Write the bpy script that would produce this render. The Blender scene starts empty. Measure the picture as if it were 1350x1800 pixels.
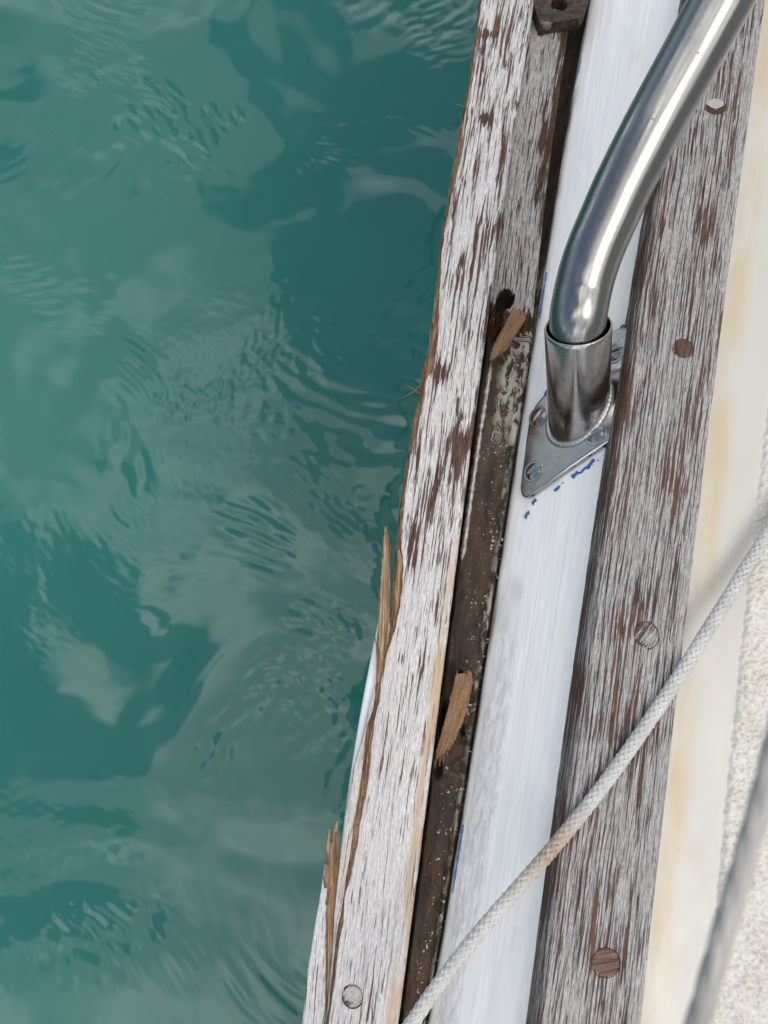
import bpy, bmesh, math, random
import numpy as np
from mathutils import Vector, Matrix

random.seed(4)
R = math.radians
scene = bpy.context.scene
COL = scene.collection

# ------------------------------------------------------------------ camera
ZC = 1.25
PITCH = R(10.2)
LENS = 26.0
FPX = LENS / 36.0 * 1800.0
cam_data = bpy.data.cameras.new('camera')
cam = bpy.data.objects.new('camera', cam_data)
COL.objects.link(cam)
cam.location = (0, 0, ZC)
cam.rotation_euler = (PITCH, 0, 0)
cam_data.sensor_fit = 'VERTICAL'
cam_data.sensor_height = 36.0
cam_data.lens = LENS
cam_data.clip_start = 0.01
cam_data.clip_end = 3000
cam_data.dof.use_dof = True
cam_data.dof.focus_distance = 0.365
cam_data.dof.aperture_fstop = 15.0
scene.camera = cam

# ------------------------------------------------------------------ sky
SUN_DIR = Vector((0.34, -0.36, 1.0)).normalized()      # towards the sun
SUN_EL = math.asin(SUN_DIR.z)
SUN_AZ = math.atan2(SUN_DIR.x, SUN_DIR.y)
world = bpy.data.worlds.new('World')
scene.world = world
world.use_nodes = True
wt = world.node_tree
wt.nodes.clear()
w_out = wt.nodes.new('ShaderNodeOutputWorld')
w_bg = wt.nodes.new('ShaderNodeBackground')
w_bg.inputs['Strength'].default_value = 0.11
sky = wt.nodes.new('ShaderNodeTexSky')
sky.sky_type = 'NISHITA'
sky.sun_disc = False
sky.sun_elevation = SUN_EL
sky.sun_rotation = SUN_AZ
sky.dust_density = 2.0
w_co = wt.nodes.new('ShaderNodeTexCoord')
w_map = wt.nodes.new('ShaderNodeMapping')
w_map.inputs['Location'].default_value = (11.48, 0.26, 5.33)
w_map.inputs['Scale'].default_value = (1.0, 1.0, -0.4)
w_noise = wt.nodes.new('ShaderNodeTexNoise')
w_noise.inputs['Scale'].default_value = 2.0
w_noise.inputs['Detail'].default_value = 3.0
w_noise.inputs['Roughness'].default_value = 0.5
w_ramp = wt.nodes.new('ShaderNodeMapRange')
w_ramp.interpolation_type = 'SMOOTHSTEP'
w_ramp.inputs['From Min'].default_value = 0.455
w_ramp.inputs['From Max'].default_value = 0.50
w_ramp.inputs['To Min'].default_value = 0.10
w_ramp.inputs['To Max'].default_value = 1.0
w_mix = wt.nodes.new('ShaderNodeMix')
w_mix.data_type = 'RGBA'
w_dot = wt.nodes.new('ShaderNodeVectorMath')                    # cloud glows towards the sun
w_dot.operation = 'DOT_PRODUCT'
w_dot.inputs[1].default_value = SUN_DIR
wt.links.new(w_co.outputs['Generated'], w_dot.inputs[0])
w_lit = wt.nodes.new('ShaderNodeMapRange')
w_lit.interpolation_type = 'SMOOTHSTEP'
w_lit.inputs['From Min'].default_value = 0.55
w_lit.inputs['From Max'].default_value = 1.0
w_cl = wt.nodes.new('ShaderNodeMix')
w_cl.data_type = 'RGBA'
w_cl.inputs[6].default_value = (9.8, 10.2, 10.8, 1)
w_cl.inputs[7].default_value = (14.0, 13.6, 12.8, 1)
wt.links.new(w_dot.outputs['Value'], w_lit.inputs['Value'])
wt.links.new(w_lit.outputs['Result'], w_cl.inputs[0])
w_n2 = wt.nodes.new('ShaderNodeTexNoise')                       # billows: thick and thin cloud
w_n2.inputs['Scale'].default_value = 4.2
w_n2.inputs['Detail'].default_value = 4.0
wt.links.new(w_map.outputs['Vector'], w_n2.inputs['Vector'])
w_b2 = wt.nodes.new('ShaderNodeMapRange')
w_b2.interpolation_type = 'SMOOTHSTEP'
w_b2.inputs['From Min'].default_value = 0.46
w_b2.inputs['From Max'].default_value = 0.68
w_b2.inputs['To Min'].default_value = 0.78
w_b2.inputs['To Max'].default_value = 1.75
wt.links.new(w_n2.outputs['Fac'], w_b2.inputs['Value'])
w_sc = wt.nodes.new('ShaderNodeVectorMath')
w_sc.operation = 'SCALE'
wt.links.new(w_cl.outputs[2], w_sc.inputs[0])
wt.links.new(w_b2.outputs['Result'], w_sc.inputs['Scale'])
wt.links.new(w_sc.outputs['Vector'], w_mix.inputs[7])
wt.links.new(w_co.outputs['Generated'], w_map.inputs['Vector'])
wt.links.new(w_map.outputs['Vector'], w_noise.inputs['Vector'])
wt.links.new(w_noise.outputs['Fac'], w_ramp.inputs['Value'])
wt.links.new(w_ramp.outputs['Result'], w_mix.inputs[0])
wt.links.new(sky.outputs['Color'], w_mix.inputs[6])
wt.links.new(w_mix.outputs[2], w_bg.inputs['Color'])
wt.links.new(w_bg.outputs['Background'], w_out.inputs['Surface'])

# ------------------------------------------------------------------ sun
sun_data = bpy.data.lights.new('sun', 'SUN')
sun_data.energy = 0.6
sun_data.angle = R(30)
sun_data.color = (1.0, 0.95, 0.88)
sun = bpy.data.objects.new('sun', sun_data)
COL.objects.link(sun)
sun.location = (2, -2, 6)
sun.rotation_euler = SUN_DIR.to_track_quat('Z', 'Y').to_euler()

scene.view_settings.view_transform = 'Standard'
scene.view_settings.look = 'None'
scene.view_settings.exposure = 0.30
scene.view_settings.gamma = 1.0
scene.view_settings.use_curve_mapping = False

# ------------------------------------------------------------------ helpers: geometry of the view
FWD = Vector((0, math.sin(PITCH), -math.cos(PITCH)))
UPV = Vector((0, math.cos(PITCH), math.sin(PITCH)))
CAM = Vector((0, 0, ZC))


def ray(px, py):
    return FWD + Vector((1, 0, 0)) * ((px - 675) / FPX) + UPV * ((900 - py) / FPX)


def P(px, py, z):
    """point of the horizontal plane at height z that the photograph shows at px, py"""
    d = ray(px, py)
    return CAM + d * ((ZC - z) / -d.z)


def PD(px, py, depth):
    return CAM + ray(px, py) * depth


def PP(px, py, p0, n):
    d = ray(px, py)
    return CAM + d * ((p0 - CAM).dot(n) / d.dot(n))


class Edge:
    """x of a traced edge as a function of world y, carried on straight outside the frame"""
    def __init__(self, pts, z, fit=None, slope=None):
        w = [P(a, b, z) for a, b in pts]
        ys = np.array([p.y for p in w]); xs = np.array([p.x for p in w])
        o = np.argsort(ys)
        self.ys, self.xs = ys[o], xs[o]
        self.poly = np.polyfit(self.ys, self.xs, fit) if fit else None
        self.slope = slope
        if fit:
            self.lo, self.hi = self.ys[0], self.ys[-1]

    def __call__(self, y):
        y = np.asarray(y, float)
        lo, hi = self.ys[0], self.ys[-1]
        yc = np.clip(y, lo, hi)
        if self.poly is not None:
            d = np.polyder(self.poly)
            return np.polyval(self.poly, yc) + np.where(y < lo, (y - lo) * np.polyval(d, lo), 0) + \
                np.where(y > hi, (y - hi) * np.polyval(d, hi), 0)
        s = self.slope if self.slope is not None else (self.xs[-1] - self.xs[0]) / (hi - lo)
        return np.interp(yc, self.ys, self.xs) + (y - yc) * s


# ------------------------------------------------------------------ helpers: noise
_rng = np.random.RandomState(11)
_perm = _rng.permutation(512)
_perm = np.concatenate([_perm, _perm, _perm])
_grad = np.stack([np.cos(np.linspace(0, 2 * np.pi, 64, False)), np.sin(np.linspace(0, 2 * np.pi, 64, False))], 1)


def perlin(x, y):
    x = np.asarray(x, float); y = np.asarray(y, float)
    xi = np.floor(x).astype(int); yi = np.floor(y).astype(int)
    xf = x - xi; yf = y - yi
    u = xf * xf * xf * (xf * (xf * 6 - 15) + 10)
    v = yf * yf * yf * (yf * (yf * 6 - 15) + 10)

    def g(ix, iy, fx, fy):
        h = _perm[(_perm[ix % 512] + iy) % 512] % 64
        gr = _grad[h]
        return gr[..., 0] * fx + gr[..., 1] * fy
    a = g(xi, yi, xf, yf); b = g(xi + 1, yi, xf - 1, yf)
    c = g(xi, yi + 1, xf, yf - 1); d = g(xi + 1, yi + 1, xf - 1, yf - 1)
    return ((a + (b - a) * u) * (1 - v) + (c + (d - c) * u) * v) * 1.5


def fbm(x, y, o=4, gain=0.5):
    s = 0; a = 1; t = 0
    for i in range(o):
        s = s + a * perlin(x * 2 ** i + 17.3 * i, y * 2 ** i + 9.1 * i)
        t += a; a *= gain
    return s / t


def sstep(a, b, x):
    t = np.clip((np.asarray(x, float) - a) / (b - a), 0, 1)
    return t * t * (3 - 2 * t)


# ------------------------------------------------------------------ helpers: meshes
def link(name, me, mats, parent=None, smooth=True):
    for m in mats:
        me.materials.append(m)
    if smooth:
        me.polygons.foreach_set('use_smooth', [True] * len(me.polygons))
    o = bpy.data.objects.new(name, me)
    COL.objects.link(o)
    if parent is not None:
        o.parent = parent
    return o


def tag(o, label=None, cat=None, group=None, kind=None):
    if label: o['label'] = label
    if cat: o['category'] = cat
    if group: o['group'] = group
    if kind: o['kind'] = kind
    return o


def empty(name, loc=(0, 0, 0)):
    o = bpy.data.objects.new(name, None)
    o.empty_display_size = 0.02
    COL.objects.link(o)
    o.location = loc
    return o


def adopt(child, parent):
    child.parent = parent
    child.matrix_parent_inverse = Matrix.Translation(parent.location).inverted()
    return child


def grid_mesh(name, X, Y, Z, U=None, V=None, matidx=None, attrs=None, close=False):
    nr, nc = X.shape
    co = np.stack([X, Y, Z], -1).reshape(-1, 3)
    idx = np.arange(nr * nc).reshape(nr, nc)
    if close:
        idx = np.concatenate([idx, idx[:, :1]], 1)
    q = np.stack([idx[:-1, :-1], idx[:-1, 1:], idx[1:, 1:], idx[1:, :-1]], -1).reshape(-1, 4)
    me = bpy.data.meshes.new(name)
    me.vertices.add(len(co)); me.vertices.foreach_set('co', co.ravel())
    me.loops.add(q.size); me.loops.foreach_set('vertex_index', q.ravel().astype(np.int32))
    me.polygons.add(len(q))
    me.polygons.foreach_set('loop_start', np.arange(0, q.size, 4, dtype=np.int32))
    if matidx is not None:
        mi = np.broadcast_to(matidx, (nr - 1, idx.shape[1] - 1)).ravel().astype(np.int32)
        me.polygons.foreach_set('material_index', mi)
    me.update(calc_edges=True)
    if U is not None:
        uv = me.uv_layers.new(name='UVMap')
        fu = U.ravel()[q.ravel()]; fv = V.ravel()[q.ravel()]
        uv.data.foreach_set('uv', np.stack([fu, fv], -1).ravel().astype(np.float32))
    for k, a in (attrs or {}).items():
        at = me.attributes.new(k, 'FLOAT', 'POINT')
        at.data.foreach_set('value', a.ravel().astype(np.float32))
    return me


def sections(ys, cols):
    """cols: list of (x array, z array) per column -> X, Y, Z, across distance"""
    X = np.stack([np.broadcast_to(c[0], ys.shape) for c in cols], 1)
    Z = np.stack([np.broadcast_to(c[1], ys.shape) for c in cols], 1)
    Yg = np.repeat(ys[:, None], len(cols), 1)
    return X, Yg, Z


def across(X, Z):
    d = np.sqrt(np.diff(X, axis=1) ** 2 + np.diff(Z, axis=1) ** 2)
    return np.concatenate([np.zeros((len(X), 1)), np.cumsum(d, 1)], 1)


def rows(step, lo=-0.235, hi=0.45, far_lo=-0.8, far_hi=1.6, nfar=14):
    a = lo - (lo - far_lo) * (np.linspace(1, 0, nfar, False) ** 2)
    b = np.arange(lo, hi, step)
    c = hi + (far_hi - hi) * (np.linspace(0, 1, nfar + 1)[0:] ** 2)
    return np.concatenate([a, b, c])


def frame_dirs(t):
    t = t.normalized()
    a = Vector((0, 0, 1)) if abs(t.z) < 0.9 else Vector((1, 0, 0))
    e1 = t.cross(a).normalized()
    return e1, t.cross(e1).normalized()


def sweep(name, pts, radii, seg=24, cap=True):
    """round tube along points with parallel-transported frames"""
    pts = [Vector(p) for p in pts]
    n = len(pts)
    tans = [(pts[min(i + 1, n - 1)] - pts[max(i - 1, 0)]).normalized() for i in range(n)]
    e1, _ = frame_dirs(tans[0])
    vs, fs = [], []
    ul = 0; us = []
    for i in range(n):
        t = tans[i]
        e1 = (e1 - t * e1.dot(t)).normalized(); e2 = t.cross(e1)
        if i: ul += (pts[i] - pts[i - 1]).length
        us.append(ul)
        r = radii[i] if hasattr(radii, '__len__') else radii
        for k in range(seg):
            a = 2 * math.pi * k / seg
            vs.append(pts[i] + e1 * (r * math.cos(a)) + e2 * (r * math.sin(a)))
    for i in range(n - 1):
        for k in range(seg):
            k2 = (k + 1) % seg
            fs.append((i * seg + k, i * seg + k2, (i + 1) * seg + k2, (i + 1) * seg + k))
    if cap:
        fs.append(tuple(range(seg))[::-1]); fs.append(tuple((n - 1) * seg + k for k in range(seg)))
    me = bpy.data.meshes.new(name)
    me.from_pydata([tuple(v) for v in vs], [], fs)
    uv = me.uv_layers.new(name='UVMap')
    for p in me.polygons:
        for li in p.loop_indices:
            vi = me.loops[li].vertex_index
            uv.data[li].uv = (us[vi // seg], (vi % seg) / seg)
    return me


def spline(pts, per=16):
    """Catmull-Rom through points"""
    pts = [Vector(p) for p in pts]
    q = [pts[0] * 2 - pts[1]] + pts + [pts[-1] * 2 - pts[-2]]
    out = []
    for i in range(1, len(q) - 2):
        p0, p1, p2, p3 = q[i - 1], q[i], q[i + 1], q[i + 2]
        for k in range(per):
            t = k / per
            out.append(0.5 * ((2 * p1) + (p2 - p0) * t + (2 * p0 - 5 * p1 + 4 * p2 - p3) * t * t +
                              (3 * p1 - p0 - 3 * p2 + p3) * t ** 3))
    out.append(pts[-1])
    return out


# ------------------------------------------------------------------ helpers: materials
class Mat:
    def __init__(self, name, rough=0.6, metallic=0.0, spec=0.5):
        self.m = bpy.data.materials.new(name)
        self.m.use_nodes = True
        self.t = self.m.node_tree
        self.b = self.t.nodes['Principled BSDF']
        self.b.inputs['Roughness'].default_value = rough
        self.b.inputs['Metallic'].default_value = metallic
        self.b.inputs['Specular IOR Level'].default_value = spec
        self._uv = None

    def put(self, sock, v):
        if isinstance(v, bpy.types.NodeSocket):
            self.t.links.new(v, sock)
        elif isinstance(v, (tuple, list)) and sock.type == 'RGBA' and len(v) == 3:
            sock.default_value = (*v, 1)
        else:
            sock.default_value = v

    def uv(self, su=1.0, sv=1.0, ou=0.0, ov=0.0):
        if self._uv is None:
            self._uv = self.t.nodes.new('ShaderNodeUVMap'); self._uv.uv_map = 'UVMap'
        mp = self.t.nodes.new('ShaderNodeMapping')
        mp.inputs['Scale'].default_value = (su, sv, 1)
        mp.inputs['Location'].default_value = (ou, ov, 0)
        self.t.links.new(self._uv.outputs[0], mp.inputs['Vector'])
        return mp.outputs[0]

    def obj(self, s=1.0):
        c = self.t.nodes.new('ShaderNodeTexCoord')
        mp = self.t.nodes.new('ShaderNodeMapping')
        mp.inputs['Scale'].default_value = s if hasattr(s, '__len__') else (s, s, s)
        self.t.links.new(c.outputs['Object'], mp.inputs['Vector'])
        return mp.outputs[0]

    def noise(self, vec, detail=3.0, rough=0.5, dist=0.0):
        n = self.t.nodes.new('ShaderNodeTexNoise')
        n.inputs['Scale'].default_value = 1.0
        n.inputs['Detail'].default_value = detail
        n.inputs['Roughness'].default_value = rough
        n.inputs['Distortion'].default_value = dist
        self.t.links.new(vec, n.inputs['Vector'])
        return n.outputs['Fac']

    def voro(self, vec, feature='F1'):
        n = self.t.nodes.new('ShaderNodeTexVoronoi')
        n.feature = feature
        n.inputs['Scale'].default_value = 1.0
        self.t.links.new(vec, n.inputs['Vector'])
        return n.outputs['Distance']

    def attr(self, name):
        n = self.t.nodes.new('ShaderNodeAttribute'); n.attribute_name = name
        return n.outputs['Fac']

    def math(self, op, a, b=0.0, c=None):
        n = self.t.nodes.new('ShaderNodeMath'); n.operation = op
        self.put(n.inputs[0], a); self.put(n.inputs[1], b)
        if c is not None: self.put(n.inputs[2], c)
        return n.outputs[0]

    def step(self, v, a, b, lo=0.0, hi=1.0):
        n = self.t.nodes.new('ShaderNodeMapRange'); n.interpolation_type = 'SMOOTHSTEP'
        self.put(n.inputs['Value'], v)
        n.inputs['From Min'].default_value = a; n.inputs['From Max'].default_value = b
        n.inputs['To Min'].default_value = lo; n.inputs['To Max'].default_value = hi
        return n.outputs[0]

    def mix(self, f, a, b):
        n = self.t.nodes.new('ShaderNodeMix'); n.data_type = 'RGBA'
        self.put(n.inputs[0], f); self.put(n.inputs[6], a); self.put(n.inputs[7], b)
        return n.outputs[2]

    def bump(self, h, dist=0.001, strength=1.0, normal=None):
        n = self.t.nodes.new('ShaderNodeBump')
        n.inputs['Distance'].default_value = dist
        n.inputs['Strength'].default_value = strength
        self.t.links.new(h, n.inputs['Height'])
        if normal is not None: self.t.links.new(normal, n.inputs['Normal'])
        return n.outputs[0]

    def out(self, color=None, rough=None, normal=None):
        if color is not None: self.put(self.b.inputs['Base Color'], color)
        if rough is not None: self.put(self.b.inputs['Roughness'], rough)
        if normal is not None: self.t.links.new(normal, self.b.inputs['Normal'])
        return self.m


def weathered(name, light, mid, dark, brown, chip_a, chip_b, su, sv, groove_thr, seed=0.0, tan=None, fleck=0.5):
    """bleached timber: grey fibres, thin dark grooves along the grain, chips down to brown wood"""
    M = Mat(name, 0.8, spec=0.25)
    wob = M.math('MULTIPLY', M.math('SUBTRACT', M.noise(M.uv(9, 26, seed, 9), 2, 0.5), 0.5), 0.004)
    base = M._uv.outputs[0]
    add = M.t.nodes.new('ShaderNodeCombineXYZ'); M.t.links.new(wob, add.inputs[1])
    va = M.t.nodes.new('ShaderNodeVectorMath'); va.operation = 'ADD'
    M.t.links.new(base, va.inputs[0]); M.t.links.new(add.outputs[0], va.inputs[1])

    def vec(a, b, ou=0.0, ov=0.0):
        mp = M.t.nodes.new('ShaderNodeMapping')
        mp.inputs['Scale'].default_value = (a, b, 1); mp.inputs['Location'].default_value = (ou, ov, 0)
        M.t.links.new(va.outputs[0], mp.inputs['Vector'])
        return mp.outputs[0]
    fine = M.noise(vec(230, 1500, seed, 0), 3, 0.7)
    speck = M.noise(vec(520, 1100, seed, 4), 3, 0.7)
    med = M.noise(vec(22, 420, seed + 3, 1), 4, 0.65)
    gro = M.noise(vec(su, sv, seed + 7, 2), 4, 0.6)
    gro2 = M.noise(vec(su * 2.1, sv * 1.9, seed + 1, 5), 4, 0.62)
    big = M.noise(vec(18, 55, seed + 5, 4), 3, 0.5)
    wear = M.attr('wear')
    c = M.mix(M.step(fine, 0.38, 0.62), mid, light)
    c = M.mix(M.math('MULTIPLY', M.step(med, 0.48, 0.66), 0.8), c, mid)
    c = M.mix(M.math('MULTIPLY', M.step(speck, 0.57, 0.63), fleck), c, tuple(v * 0.35 for v in mid))
    stri = M.noise(vec(9, 1250, seed + 2, 6), 3, 0.7)
    c = M.mix(M.math('MULTIPLY', M.step(stri, 0.52, 0.64), 0.55), c, tuple(v * 0.6 for v in mid))
    # hairline grooves
    g2 = M.step(M.math('ADD', gro2, M.math('MULTIPLY', wear, 0.3)), groove_thr + 0.005, groove_thr + 0.03)
    c = M.mix(M.math('MULTIPLY', g2, 0.85), c, dark)
    # long grooves
    gv = M.math('ADD', gro, M.math('ADD', M.math('MULTIPLY', M.math('SUBTRACT', big, 0.5), 0.34), M.math('MULTIPLY', wear, 0.5)))
    g1 = M.step(gv, groove_thr, groove_thr + 0.022)
    gcol = M.mix(M.step(big, 0.42, 0.62), dark, brown)
    c = M.mix(g1, c, gcol)
    # chips to brown wood
    ch = M.noise(vec(chip_a, chip_b, seed + 11, 8), 6, 0.66)
    cv = M.math('ADD', ch, M.math('ADD', M.math('MULTIPLY', M.math('SUBTRACT', big, 0.5), 0.38), wear))
    cm = M.step(cv, 0.615, 0.64)
    bcol = M.mix(M.step(M.noise(vec(60, 900, seed, 3), 3, 0.6), 0.35, 0.7), brown, tuple(v * 0.5 for v in brown))
    c = M.mix(cm, c, bcol)
    if tan is not None:
        tm = M.math('MULTIPLY', M.attr('tan'), M.step(M.noise(vec(25, 200, seed, 2), 4), 0.35, 0.6))
        c = M.mix(tm, c, tan)
    hgt = M.math('SUBTRACT', M.math('MULTIPLY', fine, 0.25),
                 M.math('ADD', M.math('MULTIPLY', g1, 0.8), M.math('ADD', M.math('MULTIPLY', g2, 0.4), M.math('MULTIPLY', cm, 0.5))))
    return M.out(c, 0.82, M.bump(hgt, 0.0007, 0.9))


m_cap = weathered('weathered_teak', (0.48, 0.46, 0.45), (0.29, 0.274, 0.266), (0.070, 0.045, 0.039), (0.13, 0.068, 0.050),
                  34, 430, 21, 800, 0.530, 2.0)
m_outer = weathered('bleached_teak', (0.69, 0.67, 0.66), (0.49, 0.465, 0.455), (0.115, 0.07, 0.055), (0.125, 0.068, 0.050),
                    26, 380, 20, 620, 0.582, 31.0, tan=(0.50, 0.37, 0.24), fleck=0.3)
m_plug = weathered('plug_teak', (0.56, 0.54, 0.53), (0.36, 0.34, 0.33), (0.07, 0.045, 0.04), (0.13, 0.065, 0.045),
                   60, 300, 60, 500, 0.64, 12.0)
m_inner = weathered('grey_teak', (0.45, 0.43, 0.41), (0.27, 0.25, 0.235), (0.05, 0.037, 0.03), (0.10, 0.052, 0.03),
                    24, 260, 30, 700, 0.56, 57.0)


def fresh_wood(name, a, b, dk, k=1.0):
    M = Mat(name, 0.75, spec=0.25)
    f = M.noise(M.uv(60 * k, 1100 * k, 3, 1), 5, 0.65)
    g = M.noise(M.uv(30 * k, 350 * k, 8, 1), 3, 0.5)
    c = M.mix(M.step(f, 0.40, 0.60), b, a)
    c = M.mix(M.math('MULTIPLY', M.step(g, 0.50, 0.60), 0.8), c, dk)
    h = M.noise(M.uv(12 * k, 1400 * k, 5, 7), 3, 0.6)
    c = M.mix(M.math('MULTIPLY', M.step(h, 0.56, 0.62), 0.75), c, dk)
    w = M.noise(M.uv(45 * k, 160 * k, 2, 3), 4, 0.6)
    c = M.mix(M.math('MULTIPLY', M.step(w, 0.52, 0.70), 0.45), c, (0.42, 0.36, 0.31))
    return M.out(c, 0.85, M.bump(M.math('SUBTRACT', f, h), 0.0016, 1.0))


m_fresh = fresh_wood('torn_wood', (0.60, 0.41, 0.26), (0.42, 0.25, 0.14), (0.20, 0.105, 0.058))
m_pale = fresh_wood('pale_splinter_wood', (0.62, 0.46, 0.30), (0.40, 0.24, 0.13), (0.22, 0.11, 0.055))
m_rot = fresh_wood('rotten_wood', (0.17, 0.085, 0.045), (0.075, 0.035, 0.02), (0.02, 0.012, 0.009), 0.8)

# brown loose chips: porous end grain
Mc = Mat('chip_wood', 0.85, spec=0.2)
_v = Mc.noise(Mc.uv(700, 1500, 1, 2), 3, 0.6)
_g = Mc.noise(Mc.uv(60, 700, 4, 2), 4, 0.6)
_c = Mc.mix(Mc.step(_g, 0.35, 0.65), (0.20, 0.108, 0.058), (0.32, 0.195, 0.115))
_c = Mc.mix(Mc.math('MULTIPLY', Mc.step(_v, 0.56, 0.66), 0.7), _c, (0.48, 0.34, 0.215))
m_chip = Mc.out(_c, 0.85, Mc.bump(_v, 0.0012, 0.9))

# painted bulwark
Mw = Mat('white_brushed_paint', 0.35, spec=0.4)
_t = Mw.attr('t')
_br = Mw.noise(Mw.uv(9, 420, 2, 1), 5, 0.6, 0.1)
_sm = Mw.noise(Mw.uv(120, 330, 5, 3), 6, 0.72, 0.8)
_sc = Mw.noise(Mw.uv(14, 900, 1, 8), 3, 0.6)
_yl = Mw.noise(Mw.uv(26, 60, 3, 3), 4, 0.6)
_band = Mw.attr('smear')
_c = Mw.mix(Mw.step(_br, 0.3, 0.75), (0.875, 0.865, 0.845), (0.91, 0.90, 0.88))
_c = Mw.mix(Mw.math('MULTIPLY', Mw.math('MULTIPLY', _band, Mw.step(_sm, 0.36, 0.66)), 0.75), _c, (0.56, 0.58, 0.56))
_c = Mw.mix(Mw.math('MULTIPLY', Mw.attr('patch'), 0.7), _c, (0.66, 0.67, 0.65))
_c = Mw.mix(Mw.math('MULTIPLY', Mw.step(_sc, 0.62, 0.70), 0.12), _c, (0.5, 0.52, 0.54))
_c = Mw.mix(Mw.math('MULTIPLY', Mw.step(_yl, 0.60, 0.74), 0.35), _c, (0.70, 0.68, 0.60))
_spk = Mw.noise(Mw.uv(420, 420, 6, 6), 2, 0.5)
_c = Mw.mix(Mw.math('MULTIPLY', Mw.step(_spk, 0.76, 0.80), 0.7), _c, (0.3, 0.29, 0.27))
_grime = Mw.math('MULTIPLY', Mw.attr('grime'), Mw.step(Mw.noise(Mw.uv(40, 260, 2, 9), 4, 0.6), 0.25, 0.62))
_c = Mw.mix(_grime, _c, (0.16, 0.115, 0.075))
_h = Mw.math('ADD', Mw.math('MULTIPLY', _br, 0.6), Mw.math('MULTIPLY', Mw.math('MULTIPLY', _band, _sm), 1.0))
m_white = Mw.out(_c, 0.4, Mw.bump(_h, 0.0011, 0.6))

# dirty channel floor
Md = Mat('dirty_sealant', 0.7, spec=0.35)
_n = Md.noise(Md.uv(60, 140, 1, 1), 5, 0.6)
_s = Md.noise(Md.uv(520, 700, 4, 1), 4, 0.72)
_l = Md.noise(Md.uv(90, 200, 7, 1), 5, 0.7, 0.5)
_w = Md.noise(Md.uv(22, 75, 9, 5), 5, 0.65, 0.4)
_c = Md.mix(Md.step(_n, 0.3, 0.7), (0.026, 0.018, 0.012), (0.078, 0.055, 0.036))
_ru = Md.noise(Md.uv(30, 120, 4, 9), 4, 0.6)
_c = Md.mix(Md.math('MULTIPLY', Md.step(_ru, 0.54, 0.66), 0.8), _c, (0.085, 0.043, 0.022))
_c = Md.mix(Md.step(_w, 0.50, 0.62), _c, (0.030, 0.019, 0.012))
_c = Md.mix(Md.math('MULTIPLY', Md.step(_w, 0.46, 0.36), 0.5), _c, (0.12, 0.093, 0.066))
_sv = Md.math('ADD', _s, Md.math('MULTIPLY', Md.math('SUBTRACT', _n, 0.5), 0.3))
_c = Md.mix(Md.step(_sv, 0.665, 0.70), _c, (0.58, 0.53, 0.44))
_scale = Md.math('MULTIPLY', Md.attr('chalk'), Md.step(_l, 0.46, 0.54))
_c = Md.mix(_scale, _c, (0.50, 0.46, 0.38))
m_dirt = Md.out(_c, Md.step(_n, 0.3, 0.7, 0.45, 0.8), Md.bump(Md.math('ADD', _s, _l), 0.0012, 0.7))

Mb = Mat('chalky_bead', 0.8, spec=0.2)
_n = Mb.noise(Mb.uv(240, 500, 1, 1), 4, 0.6)
m_bead = Mb.out(Mb.mix(Mb.step(_n, 0.38, 0.62), (0.33, 0.30, 0.26), (0.68, 0.65, 0.60)), 0.85, Mb.bump(_n, 0.0012, 0.8))

# gelcoat deck
Mg = Mat('cream_gelcoat', 0.3, spec=0.45)
_st = Mg.attr('stain')
_n = Mg.noise(Mg.uv(14, 40, 1, 1), 5, 0.62, 0.3)
_p = Mg.noise(Mg.uv(640, 640, 3, 2), 4, 0.7)
_q = Mg.noise(Mg.uv(190, 190, 9, 2), 2, 0.5)
_c = Mg.mix(Mg.step(_n, 0.3, 0.7), (0.60, 0.58, 0.53), (0.57, 0.545, 0.49))
_c = Mg.mix(Mg.math('MULTIPLY', _st, Mg.step(_n, 0.30, 0.64)), _c, (0.56, 0.47, 0.32))
_c = Mg.mix(Mg.math('MULTIPLY', Mg.math('MULTIPLY', _st, Mg.step(_p, 0.58, 0.74)), 0.45), _c, (0.42, 0.37, 0.28))
_c = Mg.mix(Mg.math('MULTIPLY', Mg.step(_q, 0.775, 0.80), 0.85), _c, (0.10, 0.08, 0.06))
m_gel = Mg.out(_c, Mg.step(_n, 0.3, 0.7, 0.28, 0.5), Mg.bump(_p, 0.0002, 0.4))

Mn = Mat('white_nonskid', 0.5, spec=0.4)
_n = Mn.noise(Mn.uv(50, 50, 1, 1), 4, 0.6)
_lo = Mn.attr('low')
_c = Mn.mix(Mn.step(_n, 0.3, 0.7), (0.74, 0.715, 0.655), (0.70, 0.67, 0.605))
_dirt = Mn.math('MULTIPLY', _lo, Mn.step(_n, 0.35, 0.62))
_c = Mn.mix(Mn.math('MULTIPLY', _dirt, 0.4), _c, (0.40, 0.35, 0.27))
_hn = Mn.voro(Mn.uv(420, 420, 0, 0), 'SMOOTH_F1')
m_skid = Mn.out(_c, 0.5, Mn.bump(Mn.noise(Mn.uv(900, 900, 2, 2), 3), 0.0006, 0.5))

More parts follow.
